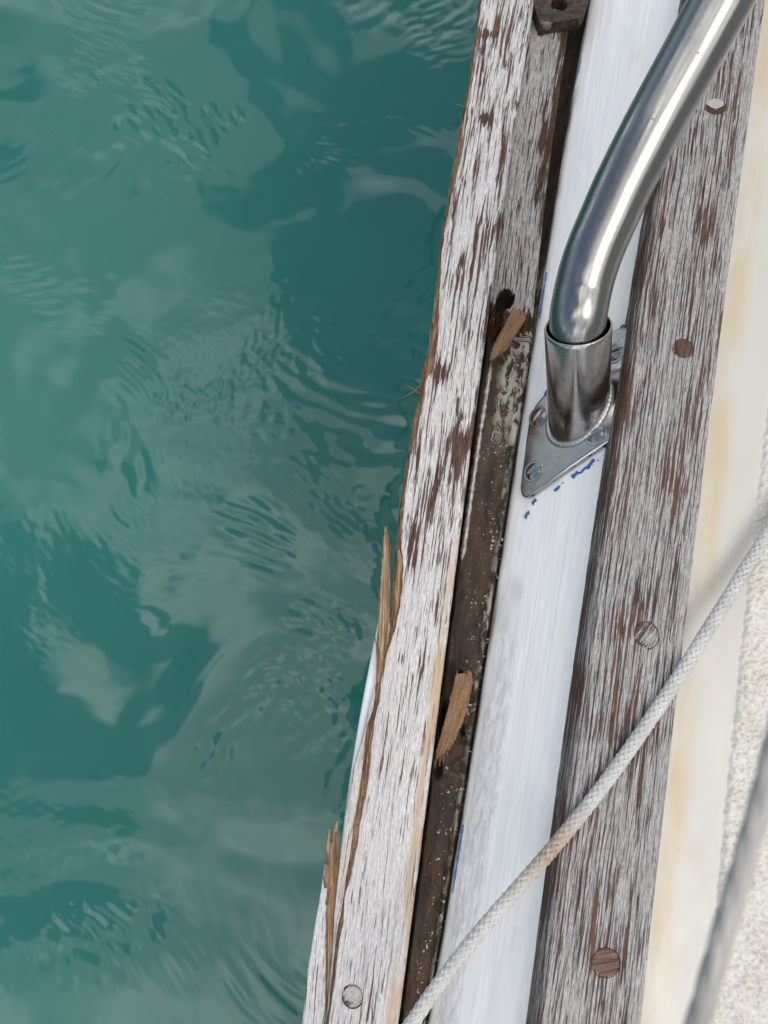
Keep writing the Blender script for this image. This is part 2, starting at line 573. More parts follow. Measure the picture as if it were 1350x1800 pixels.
# stainless steel
def steel(name, smear_a, rough=(0.10, 0.30), tone=0.60):
    M = Mat(name, 0.2, metallic=1.0)
    n = M.noise(M.uv(*smear_a, 1, 1), 5, 0.62)
    s = M.noise(M.uv(smear_a[0] * 4, smear_a[1] * 5, 3, 4), 3, 0.6)
    rust = M.attr('rust')
    c = M.mix(M.step(n, 0.3, 0.7), (tone, tone * 0.985, tone * 0.95), (tone * 0.82, tone * 0.82, tone * 0.81))
    c = M.mix(M.math('MULTIPLY', M.step(s, 0.66, 0.74), 0.55), c, (0.26, 0.20, 0.14))
    c = M.mix(M.math('MULTIPLY', rust, M.step(M.noise(M.uv(smear_a[0] * 2, smear_a[1] * 2, 6, 6), 4), 0.3, 0.6)), c, (0.22, 0.105, 0.045))
    g = M.noise(M.obj(900), 3, 0.65)
    gb = M.noise(M.obj(120), 3, 0.6)
    gm = M.math('MULTIPLY', M.step(g, 0.58, 0.66), M.step(gb, 0.48, 0.62))
    c = M.mix(M.math('MULTIPLY', gm, 0.7), c, (0.13, 0.11, 0.09))
    film = M.noise(M.obj(55), 5, 0.65)
    r = M.math('ADD', M.step(n, 0.3, 0.7, *rough), M.math('ADD', M.math('MULTIPLY', gm, 0.3), M.step(film, 0.48, 0.72, 0.0, 0.05)))
    return M.out(c, r, M.bump(n, 0.0002, 0.12))


m_tube = steel('stainless_tube', (45, 7), (0.13, 0.25), 0.31)
m_steel = steel('stainless_plate', (70, 70), (0.09, 0.24), 0.42)
m_weld = steel('weld_metal', (300, 300), (0.25, 0.5), 0.58)

Mi = Mat('corroded_dark', 0.7, spec=0.4)
_n = Mi.noise(Mi.obj(260), 5, 0.65)
_n2 = Mi.noise(Mi.obj(110), 4, 0.6)
_c = Mi.mix(Mi.step(_n, 0.35, 0.7), (0.012, 0.008, 0.007), (0.085, 0.05, 0.03))
_c = Mi.mix(Mi.math('MULTIPLY', Mi.step(_n2, 0.6, 0.72), 0.6), _c, (0.30, 0.25, 0.21))
m_iron = Mi.out(_c, 0.6, Mi.bump(Mi.math('ADD', _n, _n2), 0.003, 0.8))

Mbl = Mat('blue_paint', 0.5)
_n = Mbl.noise(Mbl.obj(600), 3, 0.6)
m_blue = Mbl.out(Mbl.mix(_n, (0.03, 0.10, 0.30), (0.05, 0.16, 0.42)), 0.5)

Mdk = Mat('dark_gap', 0.9, spec=0.2)
_n = Mdk.noise(Mdk.obj(300), 4)
m_dark = Mdk.out(Mdk.mix(_n, (0.006, 0.005, 0.004), (0.035, 0.022, 0.014)), 0.9, Mdk.bump(_n, 0.002, 0.7))

# rope fibres
def ropemat(name, a, b):
    M = Mat(name, 0.85, spec=0.2)
    f = M.noise(M.uv(900, 90, 1, 1), 4, 0.6)
    big = M.noise(M.obj(45), 4, 0.6)
    c = M.mix(M.step(f, 0.3, 0.7), b, a)
    c = M.mix(M.math('MULTIPLY', M.step(big, 0.5, 0.75), 0.35), c, tuple(v * 0.7 for v in b))
    c = M.mix(M.math('MULTIPLY', M.attr('stain'), 0.9), c, (0.36, 0.24, 0.13))
    return M.out(c, 0.88, M.bump(f, 0.0005, 0.8))


m_rope = ropemat('braid_fibre', (0.68, 0.665, 0.64), (0.48, 0.465, 0.44))
m_rope2 = ropemat('twist_fibre', (0.52, 0.49, 0.455), (0.36, 0.335, 0.31))

# sea water: teal body, clear glossy surface
Ms = Mat('sea_water', 0.02, spec=0.5)
Ms.b.inputs['IOR'].default_value = 1.46
_n = Ms.noise(Ms.obj((1.3, 1.3, 1.3)), 3, 0.5)
_c = Ms.mix(Ms.step(_n, 0.3, 0.7), (0.019, 0.122, 0.101), (0.025, 0.145, 0.121))
m_water = Ms.out(_c, 0.005)
Mh = Mat('hull_gelcoat', 0.3)
_n = Mh.noise(Mh.obj(20), 4)
m_hull = Mh.out(Mh.mix(_n, (0.78, 0.79, 0.80), (0.72, 0.73, 0.73)), 0.3)

# ================================================================== WATER
def make_water():
    fx = np.arange(-0.95, 0.42, 0.0026); fy = np.arange(-0.75, 1.45, 0.0030)
    far = np.array([0.06, 0.2, 0.5, 1.2, 3, 8, 20, 60, 180, 600])
    xs = np.concatenate([fx[0] - far[::-1], fx, fx[-1] + far])
    ys = np.concatenate([fy[0] - far[::-1], fy, fy[-1] + far])
    X, Y = np.meshgrid(xs, ys)
    wx = X + 0.06 * perlin(X * 3.1 + 3, Y * 3.1); wy = Y + 0.06 * perlin(X * 3.1 + 40, Y * 3.1 + 7)
    h = 0.0100 * fbm(wx * 2.1 + 0.7, wy * 2.6 + 1.2, 2, 0.4)                 # slow swell
    h += 0.0030 * perlin(wx * 5.6 + wy * 1.2, wy * 7.2 + 4.4)
    h += 0.0008 * perlin(wx * 13 + 2, wy * 17 + 8.8)
    # wind ruffles: patches of short crests
    m1 = sstep(0.18, 0.46, fbm(wx * 3.3 + 11, wy * 3.6 + 5, 2))
    ang = 0.5 + 0.5 * perlin(X * 1.7 + 5, Y * 1.7)
    a = wx * np.cos(ang) * 1.0 - wy * np.sin(ang)
    b = wx * np.sin(ang) + wy * np.cos(ang)
    h += 0.00165 * m1 * perlin(a * 15, b * 52 + 3)
    m2 = sstep(0.22, 0.5, fbm(wx * 4.2 + 31, wy * 4.2 + 25, 2))
    h += 0.00125 * m2 * perlin(a * 30 + 7, b * 40)
    m3 = sstep(0.30, 0.5, fbm(wx * 3.8 + 71, wy * 3.1 + 55, 2))
    h += 0.00090 * m3 * perlin(a * 50 + 7, b * 75)
    h += 0.00022 * sstep(-0.1, 0.4, fbm(wx * 2.2 + 3, wy * 2.2 + 95, 2)) * perlin(a * 48 + 2, b * 90 + 6)
    edge = np.minimum(np.minimum(sstep(-1.3, -0.95, X), 1 - sstep(0.42, 0.7, X)),
                      np.minimum(sstep(-1.1, -0.75, Y), 1 - sstep(1.45, 1.8, Y)))
    me = grid_mesh('water', X, Y, h * edge)
    tag(link('water', me, [m_water]), kind='structure')


make_water()

# ================================================================== EDGES (traced, then carried on)
Z_OUT, Z_IN, Z_FLOOR, Z_WL, Z_WR, Z_CAP, Z_DECK = 0.862, 0.8535, 0.842, 0.848, 0.889, 0.905, 0.894

E_R = Edge([(934, 42), (915, 170), (890, 330), (877, 385), (868, 470), (858, 600), (848, 655), (835, 740), (820, 850), (806, 960), (793, 1080), (778, 1200),
            (760, 1320), (748, 1420), (735, 1530), (718, 1680), (702, 1790)], Z_OUT, 3)
slope = float(np.polyval(np.polyder(E_R.poly), 0.1))
L0p = [(843, 0), (826, 130), (812, 200), (790, 330), (778, 400), (772, 460), (760, 560), (752, 620), (743, 640), (737, 700), (728, 733),
       (717, 800), (710, 833), (702, 900), (698, 940), (692, 1000), (688, 1060), (676, 1120), (662, 1195), (650, 1240), (633, 1310), (617, 1365),
       (605, 1439), (597, 1500), (594, 1530), (586, 1611), (583, 1685), (574, 1780), (571, 1800)]
L1p = L0p[:19] + [(656, 1247), (644, 1278), (638, 1339), (632, 1400), (621, 1448), (616, 1498), (610, 1534), (600, 1602), (591, 1646),
                  (586, 1691), (576.5, 1780), (573, 1800)]
L2p = [(847, 0), (831, 130), (818, 200), (797, 330), (783, 400), (777, 440), (771, 560), (766, 633), (750, 667), (742, 720), (733, 753),
       (722, 800), (715, 850), (709, 900), (705, 951), (709, 997), (707, 1039), (694, 1110), (682, 1143), (671, 1195), (667, 1232), (659, 1262),
       (654, 1308), (648, 1369), (636, 1433), (627, 1492), (616, 1543), (606, 1578), (604, 1617), (596, 1661), (590, 1706), (580, 1780), (577, 1800)]
E_L0, E_L1, E_L2 = (Edge(p, Z_OUT, slope=slope) for p in (L0p, L1p, L2p))
E_IR = Edge([(1000, 42), (985, 150), (968, 285), (947, 447), (941, 510), (935, 583)], Z_IN, 2)
E_WL = Edge([(1035, 8), (1027, 72), (1010, 177), (991, 274), (966, 447), (955, 510), (935, 613), (915, 750), (901, 874), (889, 951),
             (873, 1103), (852, 1217), (831, 1323), (819, 1400), (808, 1463), (793, 1572), (778, 1655), (764, 1765)], Z_WL, 3)
E_CL = Edge([(1144, 338), (1128, 373), (1105, 506), (1093, 576), (1082, 696), (1077, 717), (1056, 850), (1037, 965), (1017, 1121),
             (988, 1292), (977, 1400), (966, 1493), (941, 1647), (926, 1800)], Z_WR, 2)
E_CR = Edge([(1346, 0), (1313, 253), (1288, 447), (1268, 595), (1255, 700), (1233, 850), (1223, 954), (1211, 1059), (1202, 1153),
             (1186, 1285), (1174, 1400), (1162, 1493), (1143, 1647), (1129, 1800)], Z_CAP, 2)
E_NS = Edge([(1345, 700), (1324, 860), (1308, 989), (1303, 1087), (1286, 1216), (1273, 1337), (1275, 1324), (1254, 1608), (1230, 1800)], Z_DECK, 2)
E_BD = Edge([(863, 633), (847, 733), (833, 830), (824, 890), (817, 933), (813, 978)], 0.846, 2)

# ================================================================== HULL, BULWARK, DECK
def make_hull():
    ys = rows(0.004)
    e = E_L0(ys); r = E_R(ys)
    # smooth outer flange, a hair outside the torn rail in the lower half
    fl = Edge([(720, 850), (690, 985), (672, 1090), (655, 1170), (642, 1232), (617, 1339), (600, 1439), (590, 1516), (584, 1560), (580, 1800)], 0.852, 2)(ys)
    k = sstep(-0.02, 0.05, ys)
    fl = np.where(ys > 0.02, np.maximum(fl, e + 0.004 * k), fl)
    cols = [(r - 0.004, 0.846), (fl + 0.002, 0.8535), (fl + 0.0004, 0.8528), (fl, 0.8515), (fl + 0.0005, 0.849), (fl + 0.003, 0.844), (r - 0.026, 0.825), (r - 0.022, 0.80),
            (r - 0.002, 0.5), (r + 0.02, 0.2), (r + 0.035, 0.0), (r + 0.045, -0.2)]
    X, Y, Z = sections(ys, cols)
    tag(link('hull', grid_mesh('hull', X, Y, Z), [m_hull]), kind='structure')


def make_floor():
    ys = rows(0.0012)
    a = E_R(ys); b = E_WL(ys)
    low = 1 - sstep(P(0, 600, Z_FLOOR).y, P(0, 560, Z_FLOOR).y, ys)
    nz = fbm(ys * 160, ys * 0 + 2, 3) * 0.0006
    ts = np.linspace(0, 1, 34)
    cols = [(a - 0.016, 0.822 + 0 * ys), (a - 0.006, 0.824 + 0 * ys), (a + 0.001, 0.8285 + nz), (a + 0.0028, 0.8405 + nz)]
    x0 = a + 0.0036; x1 = b - 0.0012
    for t in ts:
        x = x0 + (x1 - x0) * t
        low = 1 - sstep(P(0, 588, Z_FLOOR).y, P(0, 548, Z_FLOOR).y, ys + 0.005 * fbm(x * 260, ys * 160, 3))
        z = Z_FLOOR + 0.0016 * fbm(x * 240 + 3, ys * 80, 4, 0.6) + (0.0022 * sstep(0.74, 0.92, t) - 0.0014 * sstep(0.93, 1.0, t)) * low - 0.012 * (1 - low)
        for (px, py, sx, sy, dp) in ((873, 577, .0036, .008, .014), (779, 1272, .0022, .011, .012), (812, 1284, .0012, .0030, .006), (768, 1345, .003, .006, .008)):
            c = P(px, py, Z_FLOOR)
            z = z - dp * np.exp(-(((x - c.x) / sx) ** 2 + ((ys - c.y) / sy) ** 2) ** 2)
        cols.append((x, z))
    cols += [(b - 0.0003, 0.8405 + 0 * ys), (b + 0.0030, 0.8385 + 0 * ys), (b + 0.012, 0.836 + 0 * ys)]
    X, Y, Z = sections(ys, cols)
    chalk = np.zeros_like(X)
    py = np.clip((Y - P(900, 800, Z_FLOOR).y) / (P(900, 600, Z_FLOOR).y - P(900, 800, Z_FLOOR).y), -3, 3)
    tt = (X - x0[:, None]) / (x1 - x0)[:, None]
    chalk = sstep(-0.1, 0.6, py) * (1 - sstep(1.4, 2.0, py)) * sstep(0.25, 0.5, tt) * 0.95 + 0.75 * sstep(0.78, 0.86, tt) * (1 - sstep(0.93, 0.98, tt)) * (1 - sstep(P(0, 640, Z_FLOOR).y, P(0, 590, Z_FLOOR).y, Y)) * (0.4 + 0.6 * sstep(-0.1, 0.3, fbm(Y * 40, X * 30, 3)))
    me = grid_mesh('ledge', X, Y, Z, Y, across(X, Z), attrs={'chalk': np.clip(chalk, 0, 1)})
    o = tag(link('ledge', me, [m_dirt]), kind='structure')
    return o


def bulwark_pt(Yv, t):
    """point on the painted slope: t = 0 at the ledge, 1 under the cap rail"""
    return Vector((float(E_WL(Yv) * (1 - t) + E_CL(Yv) * t), Yv, Z_WL * (1 - t) + Z_WR * t))


def make_bulwark():
    ys = rows(0.0015)
    a = E_WL(ys); b = E_CL(ys)
    cols = [(a + 0.006, 0.830 + 0 * ys), (a + 0.0006, 0.838 + 0 * ys), (a - 0.0004, 0.843 + 0 * ys), (a - 0.0006, 0.8462 + 0 * ys), (a - 0.0002, 0.8476 + 0 * ys)]
    ts = np.concatenate([np.linspace(0.02, 1.0, 40), [1.12, 1.3]])
    for t in ts:
        x = a + (b - a) * t
        w = 0.00035 * fbm(ys * 30 + 2, t * 6 + 1 + ys * 0, 3) * (1 if t < 1 else 0)
        cols.append((x - 0.7 * w, Z_WL + (Z_WR - Z_WL) * min(t, 1.12) + w))
    X, Y, Z = sections(ys, cols)
    T = np.concatenate([np.array([-0.2, -0.12, -0.06, -0.02, 0.0]), ts])[None, :].repeat(len(ys), 0)
    nf = fbm(Y * 14 + 3, T * 2 + 1, 3)
    ylow = 1 - sstep(P(850, 1250, .86).y, P(900, 960, .86).y, Y)
    smear = np.clip(sstep(0.03, 0.12, T + 0.06 * nf) * (1 - sstep(0.30, 0.42, T + 0.1 * nf)) * ylow + 0.25 * sstep(0.86, 0.94, T), 0, 1)
    c = P(905, 1035, 0.856); d = P(880, 1075, 0.853)
    patch = np.clip(np.exp(-(((Y - c.y) / 0.008) ** 2 + ((X - c.x) / 0.0035) ** 2) ** 2) + np.exp(-(((Y - d.y) / 0.012) ** 2 + ((X - d.x) / 0.004) ** 2) ** 2), 0, 1)
    grime = np.clip(1 - sstep(-0.03, 0.035, T + 0.03 * nf) + 0.15 * (1 - sstep(0.02, 0.10, T)), 0, 1)
    me = grid_mesh('bulwark', X, Y, Z, Y, across(X, Z), attrs={'t': T, 'smear': smear, 'patch': patch, 'grime': grime})
    return tag(link('bulwark', me, [m_white]), kind='structure')


def make_deck():
    ys = rows(0.004)
    a = E_CR(ys); b = E_NS(ys)
    cols = [(a - 0.02, Z_DECK + 0 * ys)]
    for t in np.linspace(0.0, 1.0, 26):
        cols.append((a + (b - a) * t, Z_DECK + 0.0006 * (1 - sstep(0, 0.15, t)) + 0 * ys))
    cols += [(b + 0.003, Z_DECK - 0.0006 + 0 * ys), (b + 0.4, Z_DECK - 0.0008 + 0 * ys), (b + 2.2, Z_DECK + 0.02 + 0 * ys), (b + 2.25, 0.6 + 0 * ys), (b + 2.1, -0.2 + 0 * ys)]
    X, Y, Z = sections(ys, cols)
    T = (X - a[:, None]) / (b - a)[:, None]
    nf = fbm(Y * 10, T * 1.5, 3)
    stain = np.clip(sstep(0.05, 0.22, T + 0.08 * nf) * (1 - sstep(0.36, 0.62, T + 0.12 * nf)) + 0.35 * (1 - sstep(0.0, 0.08, T)) , 0, 1)
    for (px, py, s, k) in ((1249, 1015, .005, .9), (1212, 1310, .003, .7), (1262, 990, .004, .4), (1222, 1500, .003, .4)):
        c = P(px, py, Z_DECK)
        stain += k * np.exp(-(((X - c.x) / s) ** 2 + ((Y - c.y) / s) ** 2))
    me = grid_mesh('deck', X, Y, Z, Y, X - E_CR(Y), attrs={'stain': np.clip(stain, 0, 1)})
    deck = tag(link('deck', me, [m_gel]), kind='structure')
    # moulded anti-slip pattern
    ys = np.arange(-0.30, 0.36, 0.00055)
    b = E_NS(ys)
    xs = np.linspace(0, 0.085, 140)
    X = b[:, None] + 0.0006 + xs[None, :]
    Y = np.repeat(ys[:, None], len(xs), 1)
    wx = X + 0.0012 * perlin(X * 300, Y * 300); wy = Y + 0.0012 * perlin(X * 300 + 9, Y * 300 + 4)
    n1 = perlin(wx * 430 + wy * 80, wy * 360 - wx * 110)
    n2 = perlin(wx * 720 + 30, wy * 720 + 12)
    ridge = np.clip(1 - np.abs(n1) * 2.6, 0, 1)
    hh = 0.0015 * ridge + 0.0010 * np.clip(n2 + 0.2, 0, 1) + 0.0003 * n1
    rim = sstep(0, 0.0016, xs)[None, :] * (0.6 + 0.4 * 1)
    edge_n = sstep(0.0, 0.002, xs[None, :] - 0.0012 - 0.0012 * perlin(Y * 220, X * 0 + 3))
    Z = Z_DECK - 0.0004 + (0.0012 + hh) * rim * edge_n
    me = grid_mesh('nonskid_pattern', X, Y, Z, Y, X, attrs={'low': 1 - np.clip(hh / 0.0010, 0, 1)})
    ns = link('nonskid_pattern', me, [m_skid], deck)
    return deck


def make_added_cabin():  # unseen cabin side, added to give the steel tube a cream reflection
    ys = rows(0.05, nfar=6)
    x = E_NS(ys) + 0.34
    cols = [(x, 0.885 + 0 * ys), (x + 0.004, 0.90 + 0 * ys), (x + 0.05, 1.25 + 0 * ys), (x + 0.07, 1.31 + 0 * ys), (x + 0.11, 1.34 + 0 * ys), (x + 0.7, 1.39 + 0 * ys), (x + 1.3, 1.34 + 0 * ys), (x + 1.4, 0.89 + 0 * ys)]
    X, Y, Z = sections(ys, cols)
    tag(link('added_cabin', grid_mesh('added_cabin', X, Y, Z, Y, across(X, Z), attrs={'stain': X * 0}), [m_gel]), kind='structure')


make_hull()
make_added_cabin()
ledge = make_floor()
bulwark = make_bulwark()
deck = make_deck()

# ================================================================== TIMBERS
def plug(parent, px, py, z, r, mat, dz=0.0003, tilt=0.0):
    """round wooden bung in its dark ring"""
    c = P(px, py, z)
    bm = bmesh.new()
    n = 26
    prof = [(0.0, 0.0), (0.55, 0.00005), (0.86, 0.0), (0.95, -0.0002), (0.97, -0.0012)]
    rings = []
    cv = bm.verts.new((0, 0, 0.0001))
    for f, h in prof[1:]:
        rings.append([bm.verts.new((r * f * math.cos(2 * math.pi * k / n) * (1 + 0.03 * math.sin(3 * k)), r * f * math.sin(2 * math.pi * k / n), h + tilt * f * math.sin(2 * math.pi * k / n))) for k in range(n)])
    for k in range(n):
        bm.faces.new((cv, rings[0][k], rings[0][(k + 1) % n]))
        for i in range(len(rings) - 1):
            bm.faces.new((rings[i][k], rings[i + 1][k], rings[i + 1][(k + 1) % n], rings[i][(k + 1) % n]))
    me = bpy.data.meshes.new('plug'); bm.to_mesh(me); bm.free()
    uv = me.uv_layers.new(name='UVMap')
    ang = random.uniform(-0.9, 0.9) + 0.6
    for l in me.loops:
        v = me.vertices[l.vertex_index].co
        uv.data[l.index].uv = (v.x * math.cos(ang) + v.y * math.sin(ang) + px, -v.x * math.sin(ang) + v.y * math.cos(ang) + py)
    at = me.attributes.new('wear', 'FLOAT', 'POINT')
    w0 = random.uniform(0.02, 0.14)
    at.data.foreach_set('value', [w0 - 0.05 + (0.20 * max(0.0, -v.co.x / r) if py > 1000 else 0.0) + 0.06 * math.sin(v.co.y / r * 4 + px) for v in me.vertices])
    o = link('plug', me, [mat], parent)
    o.location = (c.x, c.y, c.z + dz)
    if py == 189:
        o.location.y += 0.0009; o.scale = (1, 0.78, 1)
    # ring of dirt round it
    bm = bmesh.new()
    a = []; b = []
    for k in range(40):
        t = 2 * math.pi * k / 40
        j = 1 + 0.05 * math.sin(5 * t + px) + 0.03 * random.uniform(-1, 1)
        if py == 189: j = 1.08
        a.append(bm.verts.new((r * (0.95 if py != 189 else 0.2) * math.cos(t), r * (0.95 if py != 189 else 0.2) * math.sin(t) - (0.0011 if py == 189 else 0), -0.0004 if py != 189 else -0.0001)))
        j = 1.0 + 0.055 * max(0, math.sin(2 * t + px)) + 0.035 * random.random()
        if math.sin(1.7 * t + py) + 0.5 * math.sin(4 * t) < -0.2: j = 0.965
        b.append(bm.verts.new((r * 1.0 * j * math.cos(t), r * 1.0 * j * math.sin(t) - (0.0011 if py == 189 else 0), 0.00012)))
    for k in range(40):
        bm.faces.new((a[k], b[k], b[(k + 1) % 40], a[(k + 1) % 40]))
    me = bpy.data.meshes.new('plug_ring'); bm.to_mesh(me); bm.free()
    link('plug_ring', me, [m_ring], o)
    return o


def make_cap():
    ys = rows(0.0009)
    l = E_CL(ys); r = E_CR(ys)
    jl = 0.0004 * fbm(ys * 60, 0 * ys + 3, 3)
    cols = [(l + 0.004, 0.8860 + 0 * ys), (l + jl, 0.8885 + 0 * ys), (l - 0.0003 + jl, 0.8915 + 0 * ys), (l - 0.0002 + jl, 0.8960 + 0 * ys), (l + 0.0003 + jl, 0.9000 + 0 * ys),
            (l + 0.0012 + jl * .7, 0.9028 + 0 * ys), (l + 0.0026, 0.9043 + 0 * ys)]
    x0 = l + 0.0042; x1 = r - 0.0016
    ts = np.linspace(0, 1, 120)
    for t in ts:
        x = x0 + (x1 - x0) * t
        g = fbm(x * 520, ys * 40 + 1, 3)
        z = Z_CAP + 0.0004 * math.sin(math.pi * t) + 0.00022 * g - 0.0003 * np.clip(g - 0.25, 0, 1) * 3
        cols.append((x, z))
    jr = 0.0003 * fbm(ys * 70, 0 * ys + 9, 3)
    cols += [(r - 0.0006 + jr, 0.9045 + 0 * ys), (r + jr, 0.9032 + 0 * ys), (r + jr, 0.8985 + 0 * ys), (r - 0.0004, 0.8930 + 0 * ys)]
    X, Y, Z = sections(ys, cols)
    W = np.full(X.shape, 0.0)
    tcol = np.concatenate([[-0.3, -0.25, -0.2, -0.15, -0.1, -0.06, -0.03], ts, [1.02, 1.04, 1.1, 1.2]])[None, :]
    left = (1 - sstep(-0.09, 0.02 , tcol + 0.05 * fbm(Y * 30, tcol * 3, 3)))
    W = -0.05 + 0.12 * left + 0.08 * sstep(0.1, 0.5, fbm(Y * 22 + 4, tcol * 3.0, 3)) - 0.10 * sstep(0.85, 0.97, tcol)
    # brown scuffed area where the rope crosses
    for (px, py, sx, sy, k) in ((1135, 1290, .012, .010, .10), (1105, 1320, .008, .008, .10), (1150, 1060, .010, .008, .10), (1230, 270, .012, .004, .08)):
        c = P(px, py, Z_CAP)
        W = W + k * np.exp(-(((X - c.x) / sx) ** 2 + ((Y - c.y) / sy) ** 2))
    me = grid_mesh('cap_rail', X, Y, Z, Y, X - E_CR(Y) + (Z - Z_CAP), attrs={'wear': W})
    o = link('cap_rail', me, [m_cap])
    tag(o, 'wide weathered grey teak cap rail with round plugs beside cream deck', 'rail')
    for px, py, rp in ((1258, 189, 20), (1201, 613, 19), (1136, 1117, 22), (1065, 1692, 22.5)):
        plug(o, px, py, Z_CAP + 0.0004, rp / FPX * 0.355, (m_cap if py == 1117 else m_plug) if py not in (1692, 613) else m_rotplug, 0.0002 if py != 189 else 0.0001, 0.0005 if py == 189 else 0.00015)
    return o


m_ring = fresh_wood('plug_glue_line', (0.10, 0.055, 0.035), (0.045, 0.025, 0.018), (0.02, 0.012, 0.01), 1.0)
m_rotplug = fresh_wood('brown_plug_wood', (0.20, 0.125, 0.09), (0.115, 0.065, 0.048), (0.05, 0.03, 0.024), 1.0)


def make_outer():
    ys = rows(0.0007)
    l0, l1, l2, r = E_L0(ys), E_L1(ys), E_L2(ys), E_R(ys)
    infr = sstep(-0.25, -0.2, ys)
    jit = (0.0005 * fbm(ys * 170, 0 * ys, 3) + 0.0005 * fbm(ys * 50, 0 * ys + 5, 2))
    l0 = l0 + jit * 0.8
    l1 = np.maximum(l1 + 0.0006 * fbm(ys * 120, 0 * ys + 8, 3), l0 + 0.0001)
    l2 = np.maximum(l2 + 0.0009 * fbm(ys * 130, 0 * ys + 4, 4), l1 + 0.0004)
    jr = 0.00025 * fbm(ys * 70, 0 * ys + 2, 3)
    cols = []; mid = []
    zb = 0.832
    cols.append((l0 + 0.012, zb + 0 * ys)); mid.append(1)
    cols.append((l0 + 0.0035, zb + 0.001 + 0 * ys)); mid.append(1)
    cols.append((l0 + 0.0013, 0.842 + 0 * ys)); mid.append(1)
    cols.append((l0 + 0.0003 + 0.0003 * fbm(ys * 120, 0 * ys + 1, 3), 0.850 + 0 * ys)); mid.append(1)
    cols.append((l0, 0.8555 + 0 * ys)); mid.append(0)
    for t in np.linspace(0.08, 1, 12):                                        # pale outer sliver, a step lower
        x = l0 + (l1 - l0) * t
        cols.append((x, 0.8572 + 0.0008 * t + 0.00025 * fbm(x * 500, ys * 40, 2) + 0 * ys)); mid.append(0 if t < 0.99 else 1)
    for t in np.linspace(0.06, 0.94, 16):                                     # torn fibres
        x = l1 + (l2 - l1) * t
        z = 0.8572 + 0.0036 * t ** 1.4 + 0.0022 * fbm(x * 1100, ys * 40 + 3, 3) - 0.0010
        cols.append((x, z)); mid.append(1)
    x0 = l2; x1 = r - 0.0016
    ts = np.linspace(0, 1, 96)
    for t in ts:
        x = x0 + (x1 - x0) * t
        g = fbm(x * 430, ys * 36 + 1, 3)
        z = Z_OUT - 0.0004 + 0.0005 * math.sin(math.pi * t) + 0.00022 * g - 0.0006 * np.clip(g - 0.3, 0, 1)
        cols.append((x, z)); mid.append(0)
    cols += [(r - 0.0007 + jr, Z_OUT - 0.0008 + 0 * ys), (r + jr, Z_OUT - 0.0022 + 0 * ys), (r + 0.0002, 0.855 + 0 * ys), (r - 0.0005, 0.835 + 0 * ys), (r - 0.006, zb + 0 * ys)]
    mid += [0, 0, 2, 2, 2]
    X, Y, Z = sections(ys, cols)
    n = X.shape[1]
    tmain = np.clip((X - x0[:, None]) / (x1 - x0)[:, None], -0.2, 1.1)
    yy = (Y - P(0, 1250, Z_OUT).y) / (P(0, 850, Z_OUT).y - P(0, 1250, Z_OUT).y)
    upper = sstep(0.0, 1.0, yy)
    W = -0.062 + 0.080 * upper + 0.05 * sstep(0.1, 0.5, fbm(Y * 20, tmain * 2.5 + 2, 3)) * upper
    for (px, py, sx, sy, k) in ((853, 208, .004, .005, .24), (776, 655, .006, .006, .17), (856, 60, .004, .003, .18), (840, 120, .008, .03, .06),
                                (800, 800, .003, .015, .14), (765, 900, .004, .02, .12), (722, 960, .003, .016, .13), (735, 760, .003, .03, .08), (708, 1158, .0013, .0028, .22)):
        c = P(px, py, Z_OUT)
        W = W + k * np.exp(-(((X - c.x) / sx) ** 2 + ((Y - c.y) / sy) ** 2))
    tan = np.clip(sstep(0.80, 0.93, tmain) * (1 - sstep(0.4, 1.3, yy)) * 0.9 + 0.30 * (1 - sstep(0.0, 0.10, tmain)), 0, 1)
    me = grid_mesh('rub_rail', X, Y, Z, Y, X - E_R(Y) + (Z - Z_OUT), matidx=np.array(mid[:n - 1] if len(mid) >= n - 1 else mid), attrs={'wear': W, 'tan': tan})
    o = link('rub_rail', me, [m_outer, m_fresh, m_rot])
    tag(o, 'long bleached teak outer rail with torn splintered edge over the water', 'rail')
    plug(o, 619, 1752, Z_OUT + 0.0002, 17 / FPX * 0.385, m_plug, 0.0002, 0.0002)
    return o


